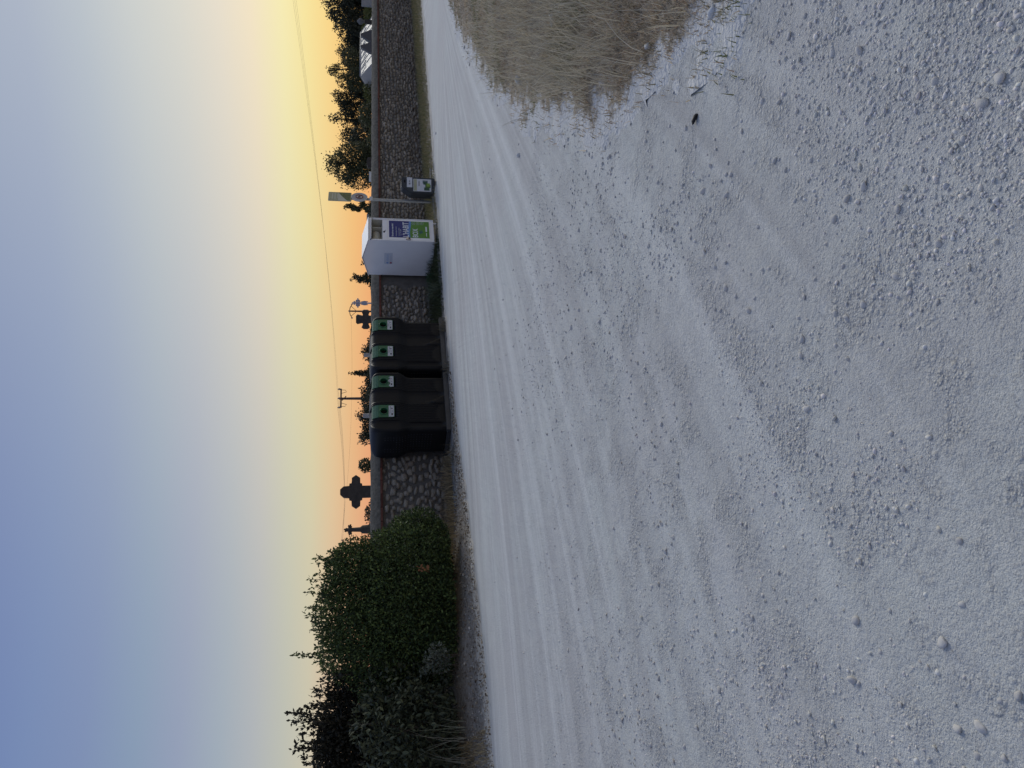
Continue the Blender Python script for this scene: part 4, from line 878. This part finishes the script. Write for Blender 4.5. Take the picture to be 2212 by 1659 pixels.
# weeds by the white box
gw = G(948, 598); bush('green_weed', 'bright green weed at the foot of the white donation box', [(938, 596, gw.y - .15, .10, .9), (930, 602, gw.y - .15, .10, .8), (941, 604, gw.y - .2, .10, .6)], 900, .045, ((.03, .07, .03), (.045, .09, .04)), cat='weed', base=Vector((gw.x, gw.y, .03)))
gw2 = G(956, 628)
tuft_n = 160; P = np.tile(np.array([[gw2.x, gw2.y + .1, .03]]), (tuft_n, 1)) + rng.normal(0, .06, (tuft_n, 3)) * np.array([1, 1, 0])
o = blades('grass_tuft', P, rng.uniform(.25, .55, tuft_n), rng.uniform(.2, 1.0, tuft_n), rng.uniform(.004, .007, tuft_n), gcol(tuft_n, [(.11, .14, .10), (.08, .11, .07), (.15, .17, .12)]), MGR); tag(o, 'spreading grey-green grass tuft between white box and containers', 'grass tuft')
# bracken-like pale stalks at far left
gw3 = D(990, 1612, 11.3); tuft_n = 46; P = np.tile(np.array([[gw3.x, gw3.y, gw3.z - .1]]), (tuft_n, 1)) + rng.normal(0, 1, (tuft_n, 3)) * np.array([.3, .12, 0])
o = blades('tall_grass_tuft', P, rng.uniform(.25, 1.0, tuft_n) ** 1.2, rng.uniform(.1, .6, tuft_n), rng.uniform(.003, .006, tuft_n), gcol(tuft_n, [(.20, .20, .15), (.15, .16, .11), (.26, .25, .2)]), MGR); tag(o, 'tall pale grass stalks at the foot of the laurel bush', 'grass tuft')
# tufts under the containers
for lab, pxy in (('small dry grass tuft at the left foot of the containers', (985, 985)), ('small weed tuft in the gap between the containers', (972, 795)), ('small weed tuft under the right end of the containers', (964, 705))):
    g4 = G(*pxy); tuft_n = 90; P = np.tile(np.array([[g4.x, g4.y, .02]]), (tuft_n, 1)) + rng.normal(0, 1, (tuft_n, 3)) * np.array([.12, .06, 0])
    o = blades('weed_tuft', P, rng.uniform(.08, .26, tuft_n), rng.uniform(.2, .9, tuft_n), rng.uniform(.003, .006, tuft_n), gcol(tuft_n, [(.16, .15, .11), (.12, .12, .09), (.2, .18, .14)]), MGR); tag(o, lab, 'weeds')

# ================================================================ CEMETERY MONUMENTS
MGST = mat('grave_stone', (.07, .062, .054), .9, .4, 9, .5, 40); MGLT = mat('pale_stone', (.36, .36, .35), .85, .25, 7, .3, 30); MIRON = mat('painted_iron', (.34, .35, .42), .6, .2, 20)
# large cross with stepped corners and pointed ends
Yc = 21.0; pc = D(800, 1062, Yc); sc = Yc / FPX; lc = thing('stone_cross', 'large dark stone cross with pointed arms above the wall', 'cross', (pc.x, pc.y, 0), .25, 'grave crosses')
zt_ = D(735, 1062, Yc).z; za = D(769, 1062, Yc).z; aw = 35 * sc; sw = 11.5 * sc; ah = 8.6 * sc
poly = [(-sw, .0), (sw, 0), (sw, za - ah - 4 * sc), (sw + 5.5 * sc, za - ah - 4 * sc), (sw + 5.5 * sc, za - ah), (aw - 6 * sc, za - ah), (aw, za), (aw - 6 * sc, za + ah), (sw + 5.5 * sc, za + ah), (sw + 5.5 * sc, za + ah + 5 * sc), (sw, za + ah + 5 * sc), (sw, zt_ - 7 * sc), (sw * .45, zt_), (-sw * .45, zt_), (-sw, zt_ - 7 * sc), (-sw, za + ah + 5 * sc), (-sw - 5.5 * sc, za + ah + 5 * sc), (-sw - 5.5 * sc, za + ah), (-aw + 6 * sc, za + ah), (-aw, za), (-aw + 6 * sc, za - ah), (-sw - 5.5 * sc, za - ah), (-sw - 5.5 * sc, za - ah - 4 * sc), (-sw, za - ah - 4 * sc)]
bm = bmesh.new(); prism(bm, poly, -.13, .13); bmesh.ops.bevel(bm, geom=[e for e in bm.edges if abs(e.verts[0].co.y - e.verts[1].co.y) < .01], offset=.008, segments=1, affect='EDGES', clamp_overlap=True); bm_obj('shaft_and_arms', bm, MGST, lc)
bm = bmesh.new(); bx(bm, (0, 0, .3), (.8, .6, .6), bev=.02); bx(bm, (0, 0, .75), (.55, .42, .3), bev=.02); bm_obj('plinth', bm, MGST, lc)
# block cross
Yc = 26.; pc = D(800, 690, Yc); sc = Yc / FPX; lc = thing('stone_cross', 'squat dark stone cross right of the containers beside the iron cross', 'cross', (pc.x, pc.y, 0), -.2, 'grave crosses')
zt_ = D(769, 690, Yc).z; za = D(790, 690, Yc).z; aw = 20 * sc; sw = 7.5 * sc; ah = 7 * sc; fl_ = 1.22
poly = [(-sw * 1.1, 0), (sw * 1.1, 0), (sw, za - ah), (sw * 1.3, za - ah * .8), (aw - 3 * sc, za - ah * fl_), (aw, za - ah * .6), (aw, za + ah * .6), (aw - 3 * sc, za + ah * fl_), (sw * 1.3, za + ah * .8), (sw, za + ah), (sw * 1.3, zt_ - 3 * sc), (sw * .9, zt_), (-sw * .9, zt_), (-sw * 1.3, zt_ - 3 * sc), (-sw, za + ah), (-sw * 1.3, za + ah * .8), (-aw + 3 * sc, za + ah * fl_), (-aw, za + ah * .6), (-aw, za - ah * .6), (-aw + 3 * sc, za - ah * fl_), (-sw * 1.3, za - ah * .8), (-sw, za - ah)]
bm = bmesh.new(); prism(bm, poly, -.12, .12); bm_obj('shaft_and_arms', bm, MGST, lc); box_obj('plinth', (0, 0, .35), (.75, .5, .7), MGST, lc, .02)
# small cross with flared foot
Yc = 24.; pc = D(800, 1143, Yc); sc = Yc / FPX; lc = thing('stone_cross', 'small slender brownish cross on a flared foot over the privet bush', 'cross', (pc.x, pc.y, 0), .3, 'grave crosses')
zt_ = D(746, 1143, Yc).z; za = D(756, 1143, Yc).z
bm = bmesh.new(); tube(bm, [(0, 0, .9), (0, 0, D(783, 1143, Yc).z), (0, 0, D(778, 1143, Yc).z), (0, 0, zt_)], [.22, .13, .075, .055], 8); tube(bm, [(-7.5 * sc, 0, za), (7.5 * sc, 0, za)], .058, 8)
for q in ((-7.3 * sc, za), (7.3 * sc, za), (0, zt_ - .02)): bx(bm, (q[0], 0, q[1]), (.13, .13, .13), Matrix.Rotation(.4, 3, 'Y'), bev=.04)
bm_obj('shaft_and_arms', bm, MGST, lc); box_obj('plinth', (0, 0, .45), (.55, .45, .9), MGST, lc, .02)
# ornate iron cross
Yc = 30.; pc = D(800, 655, Yc); sc = Yc / FPX; lc = thing('iron_cross', 'ornate pale lilac iron cross with trefoil ends above the wall', 'cross', (pc.x, pc.y, 0), .1)
zt_ = D(762, 655, Yc).z; za = D(773, 655, Yc).z; zk = D(787, 655, Yc).z; aw = 8.5 * sc
bm = bmesh.new(); tube(bm, [(0, 0, .0), (0, 0, zt_)], .028, 6); tube(bm, [(-aw, 0, za), (aw, 0, za)], .026, 6)
for cx_, cz_, dx_, dz_ in ((-aw, za, -1, 0), (aw, za, 1, 0), (0, zt_, 0, 1)):
    for q in ((0, 0), (-.06 * dx_ + .05 * dz_, -.06 * dz_ + .05 * dx_), (-.06 * dx_ - .05 * dz_, -.06 * dz_ - .05 * dx_)):
        bmesh.ops.create_icosphere(bm, subdivisions=1, radius=.038, matrix=Matrix.Translation((cx_ + q[0], 0, cz_ + q[1])))
for k in range(8):
    a_ = k * math.pi / 4; tube(bm, [(0, 0, za), (.12 * math.cos(a_), 0, za + .12 * math.sin(a_))], .016, 5)
tube(bm, [(.085 * math.cos(a_), 0, za + .085 * math.sin(a_)) for a_ in np.linspace(0, 6.283, 17)], .017, 5, caps=False); bm_obj('cross_bars', bm, MIRON, lc)
bm = bmesh.new(); tube(bm, [(-.06, 0, zk - .14), (-.075, 0, zk), (-.05, 0, zk + .13), (.05, 0, zk + .13), (.075, 0, zk), (.06, 0, zk - .14)], .018, 6); bx(bm, (0, 0, zk), (.11, .03, .2)); bm_obj('cartouche', bm, MIRON, lc)
box_obj('plinth', (0, 0, .4), (.6, .5, .8), MGST, lc, .02)
# gabled tomb stelae in front of the glasshouse
def stele(px, py, hw, Y, label, m, name='grave_stele', kind='gable', cat='gravestone', group='gravestones beyond the wall', rz=0., hw2=None):
    p = D(px, py, Y); s = Y / FPX; t_ = thing(name, label, cat, (p.x, p.y, 0), rz, group); w_ = hw * s; h = p.z
    if kind == 'gable': poly = [(-w_, 0), (w_, 0), (w_, h - .50), (w_ * .85, h - .38), (w_ * .18, h), (-w_ * .12, h), (-w_ * .85, h - .33), (-w_, h - .42)]
    elif kind == 'arch': poly = [(-w_, 0), (w_, 0)] + [(w_ * math.cos(a_), h - w_ * .35 + w_ * .35 * math.sin(a_)) for a_ in np.linspace(0, math.pi, 9)]
    else: poly = [(-w_, 0), (w_, 0), (w_, h), (-w_, h)]
    bm = bmesh.new(); prism(bm, poly, -.11, .11); bmesh.ops.bevel(bm, geom=list(bm.edges), offset=.018, segments=1, affect='EDGES', clamp_overlap=True); bm_obj('stone_slab', bm, m, t_)
    box_obj('plinth', (0, 0, .12), (w_ * 2.4, .5, .24), m, t_, .02); return t_
MDGR = mat('dark_granite', (.12, .12, .122), .6, .3, 20)
stele(779, 77, 13, 33, 'dark grey gabled gravestone at the right before the glasshouse', MDGR)
stele(779, 102, 12, 32, 'dark grey gabled gravestone in the middle of the glasshouse front', MDGR)
stele(781, 4, 8, 34, 'pale grey framed headstone at the far end of the wall', MGLT, kind='square')
stele(792, 352, 11, 34, 'low dark headstone under the big round tree', MGST, kind='arch')
stele(786, 767, 4, 27, 'slim grey stone pillar behind the right-hand container', MGLT, kind='square', name='grave_pillar')
stele(784, 898, 4.5, 25, 'slim grey stone pillar behind the left-hand container', MGLT, kind='square', name='grave_pillar')
# urn on a pillar
Yc = 34.; pc = D(800, 48, Yc); zu = D(771, 48, Yc).z; u_ = thing('grave_urn', 'grey stone urn on a slim dark pillar right of the glasshouse', 'urn', (pc.x, pc.y, 0), 0)
box_obj('pillar', (0, 0, (zu - .35) / 2), (.16, .16, zu - .35), MGST, u_, .01)
bm = bmesh.new(); tube(bm, [(0, 0, zu - .36), (0, 0, zu - .30), (0, 0, zu - .2), (0, 0, zu - .1), (0, 0, zu - .05), (0, 0, zu)], [.07, .05, .14, .13, .06, .03], 12); bm_obj('urn_body', bm, mat('urn_stone', (.17, .175, .175), .9, .3, 20), u_)
# striped white slab
Yc = 33.; pc = D(797, 384, Yc); sl_ = thing('slatted_bench', 'white slatted panel peeping over the wall beside the sign post', 'bench', (pc.x, pc.y, 0), WANG)
MWP = mat('white_slat', (.6, .6, .58), .6)
for k in range(8): box_obj('slat', (-.32 + k * .092, 0, pc.z - .3), (.06, .02, .62), MWP, sl_, rot=Matrix.Rotation(.35, 3, 'Y'))
box_obj('rail', (0, .03, pc.z - .5), (.85, .03, .06), MWP, sl_)
box_obj('leg', (-.38, .03, (pc.z - .5) / 2), (.05, .05, pc.z - .5), MWP, sl_); box_obj('leg', (.38, .03, (pc.z - .5) / 2), (.05, .05, pc.z - .5), MWP, sl_)
# distant shed
Yc = 58.; pc = D(803, 478, Yc); zt_ = D(793, 478, Yc).z; hs = thing('shed', 'pale grey flat shed far behind the white donation box', 'shed', (pc.x - 1.2, pc.y, 0), .1)
box_obj('wall', (0, 0, zt_ / 2 - .1), (3.2, 2.4, zt_ - .2), mat('pale_render', (.42, .42, .43), .9, .1, 3), hs); bm = bmesh.new(); prism(bm, [(-1.75, zt_ - .2), (1.75, zt_ - .2), (1.3, zt_ + .02), (-1.3, zt_ + .02)], -1.35, 1.35); bm_obj('roof', bm, mat('grey_roof', (.25, .25, .26), .8, .2, 5), hs)

# ================================================================ GLASSHOUSE
MPANE = mat('opal_pane', (.62, .605, .565), .3, .15, 3, spec=.4, transl=.45); MALU = mat('grey_aluminium', (.34, .35, .37), .5, .2, 10)
Yg = 38.; pr0 = D(779, 70, Yg); pr1 = D(779, 165, Yg - 1.5)
gdir = (pr0 - pr1); gl = math.hypot(gdir.x, gdir.y); gh = thing('glasshouse', 'white-paned glasshouse with dark glazing bars behind the wall', 'greenhouse', (pr1.x, pr1.y, 0), math.atan2(gdir.y, gdir.x))
zr = pr1.z; ze = zr - .55; yw = .95
npn = 8; step = gl / npn
for k in range(npn):
    for s_ in (-1, 1):
        bm = bmesh.new(); o0 = -.20 if k == 0 else 0
        quad([(k * step + .02 + o0, s_ * yw, ze), ((k + 1) * step - .02, s_ * yw, ze), ((k + 1) * step - .02, s_ * .02, zr), (k * step + .02, s_ * .02, zr)]); bm_obj('roof_pane', bm, MPANE, gh)
        bm = bmesh.new(); quad([(k * step + .02 + o0, s_ * yw, .3), ((k + 1) * step - .02, s_ * yw, .3), ((k + 1) * step - .02, s_ * yw, ze - .03), (k * step + .02 + o0, s_ * yw, ze - .03)]); bm_obj('wall_pane', bm, MPANE, gh)
for k in range(npn + 1):
    for s_ in (-1, 1):
        bm = bmesh.new(); o0 = -.22 if k == 0 else 0; tube(bm, [(k * step + o0, s_ * (yw + .01), ze), (k * step, s_ * .01, zr + .015)], .014, 5); tube(bm, [(k * step + o0, s_ * yw, 0), (k * step + o0, s_ * yw, ze)], .022, 5)
        if k < npn: tube(bm, [(k * step, s_ * .012, zr + .012), (k * step + step * .55, s_ * (yw * .5), (zr + ze) / 2 + .02)], .012, 4)
        bm_obj('glazing_bar', bm, MALU, gh)
bm = bmesh.new(); tube(bm, [(0, 0, zr + .02), (gl, 0, zr + .02)], .03, 6); bm_obj('ridge', bm, MALU, gh)
for s_ in (-1, 1):
    bm = bmesh.new(); tube(bm, [(-.22, s_ * yw, ze), (gl, s_ * yw, ze)], .03, 6); bm_obj('eave_rail', bm, MALU, gh)
for xq in (-.2, gl):
    bm = bmesh.new(); quad([(xq, -yw, .3), (xq, yw, .3), (xq, yw, ze), (xq * .1 if xq < 0 else xq, 0, zr), (xq, -yw, ze)]); bm_obj('gable_pane', bm, MPANE, gh)
bm = bmesh.new(); bx(bm, (gl / 2, 0, .15), (gl + .4, yw * 2, .3)); bm_obj('base_wall', bm, MGLT, gh)

# ================================================================ UTILITY POLES AND WIRES
MPOLE = mat('pole_wood', (.09, .06, .05), .9, .3, 8); MWIRE = mat('wire', (.10, .085, .07), .7); MINS = mat('insulator', (.25, .2, .17), .4)
def upole(px, py, Y, label, arm_px, arm_kind='flat', rz=0.):
    p = D(px, py, Y); s = Y / FPX; t_ = thing('utility_pole', label, 'utility pole', (p.x, p.y, 0), rz, 'utility poles'); h = p.z; aw = arm_px * s; pts = []
    bm = bmesh.new(); tube(bm, [(0, 0, -.1), (0, 0, h + .05)], [.15, .09], 10); bm_obj('pole', bm, MPOLE, t_)
    bm = bmesh.new()
    if arm_kind == 'flat': bx(bm, (0, -.08, h - .1), (2 * aw, .1, .12)); bx(bm, (0, -.08, h - .35), (.5, .06, .06), Matrix.Rotation(.7, 3, 'Y'))
    else: tube(bm, [(-aw, 0, h - .35), (-aw * .5, 0, h - .08), (0, 0, h), (aw * .5, 0, h - .08), (aw, 0, h - .35)], .05, 6); tube(bm, [(-aw * .7, 0, h - .2), (0, 0, h - .9), (aw * .7, 0, h - .2)], .035, 5)
    ar = bm_obj('crossarm', bm, MPOLE, t_)
    for q in (-.97, 0, .97):
        zi = h + (.05 if arm_kind == 'flat' else -.3 if q else .05); bm = bmesh.new(); tube(bm, [(q * aw, -.08, zi - .12), (q * aw, -.08, zi), (q * aw, -.08, zi + .06), (q * aw, -.08, zi + .12)], [.05, .09, .06, .05], 8); bm_obj('insulator', bm, MINS, ar); pts.append(t_.location + Matrix.Rotation(rz, 3, 'Z') @ Vector((q * aw, -.08, zi + .1)))
    if arm_kind == 'flat':
        for q in (-.9, .9):
            bm = bmesh.new(); tube(bm, [(q * aw, -.08, h), (q * aw * .95, -.1, h - .45), (q * aw * .75, -.1, h - .55), (q * aw * .55, -.1, h - .1)], .02, 5); bm_obj('jumper_loop', bm, MWIRE, ar)
    return pts
pA = upole(734, 861, 62, 'tall wooden utility pole with wide crossarm behind the containers', 21, rz=.35)
pB = upole(755, 672, 95, 'far thin pole with arched crossarm beside the stone cross', 15, 'arch')
pC = upole(739, 1183, 105, 'far pole with crossarm showing over the privet bush', 16, rz=.3)
def wire(a_, b2, sag, label, rad=.014):
    bm = bmesh.new(); pts = []
    for k in range(25):
        u = k / 24; p = a_.lerp(b2, u); pts.append(p - Vector((0, 0, sag * 4 * u * (1 - u))))
    tube(bm, pts, rad, 4); o = bm_obj('overhead_wire', bm, MWIRE); tag(o, label, 'wire', 'overhead wires')
ends = [D(624 + 4 * k, -60, 30) for k in range(3)]
for k, nm in enumerate(('highest', 'middle', 'lowest')):
    wire(ends[k], pA[2 - k], .25, f'{nm} of the three wires slanting from the right frame edge to the wide-armed pole', .0032)
    wire(pA[2 - k], pC[2 - k], .5, f'{nm} of the thin wires between the wide-armed pole and the far left pole', .009)
wire(pB[0], pC[2], .6, 'faint low wire from the arched pole towards the left', .009)

# ================================================================ SMALL LITTER
MPAP = mat('paper', (.62, .62, .60), .8, .15, 30); MBLK2 = mat('black_scrap', (.012, .012, .014), .6)
def scrap(px, py, size, m, name, label, cat, z=.02, flat=.35, group=None):
    p = G(px, py); zz_ = float(mound_h(np.array([p.x]), np.array([p.y]))[0]) if PATCH_D(np.array([p.x]), np.array([p.y]))[0] > 0 else float(ground_h(p.x, p.y))
    p = G(px, py, zz_ + z); r_ = np.random.default_rng(int(px * 7 + py)); V = IV2 * (1 + r_.normal(0, .18, (len(IV2), 1))) * np.array([1, .55, flat]) * size
    o = link(name, mesh_np(name, V, IF2, m), None, (p.x, p.y, zz_ + z), (r_.normal(0, .2), r_.normal(0, .3), r_.uniform(0, 3))); tag(o, label, cat, group); return o
scrap(1196, 50, .085, MPAP, 'crumpled_paper', 'crumpled white paper lying in the withered grass', 'paper', .06)
scrap(1119, 172, .05, MPAP, 'pale_rock', 'pale lump of limestone half hidden in the grass', 'rock', .04, .8)
scrap(1402, 100, .032, MPAP, 'pale_rock', 'white limestone pebble low on the edge of the withered grass', 'rock', .02, .8)
scrap(1537, 28, .035, MPAP, 'pale_rock', 'white crumbly limestone lump at the near end of the grass edge', 'rock', .02, .6)
scrap(1120, 340 - 5, .03, MPAP, 'pale_rock', 'single pale stone on the bare track beyond the grass tip', 'rock', .01, .7)
scrap(941, 288, .06, MPAP, 'crumpled_paper', 'small white scrap of paper at the track edge below the wall', 'paper', .02)
o = scrap(1500, 256, .03, MBLK2, 'black_scrap', 'small torn black plastic scrap on the bare gravel', 'plastic scrap', .012, .35)
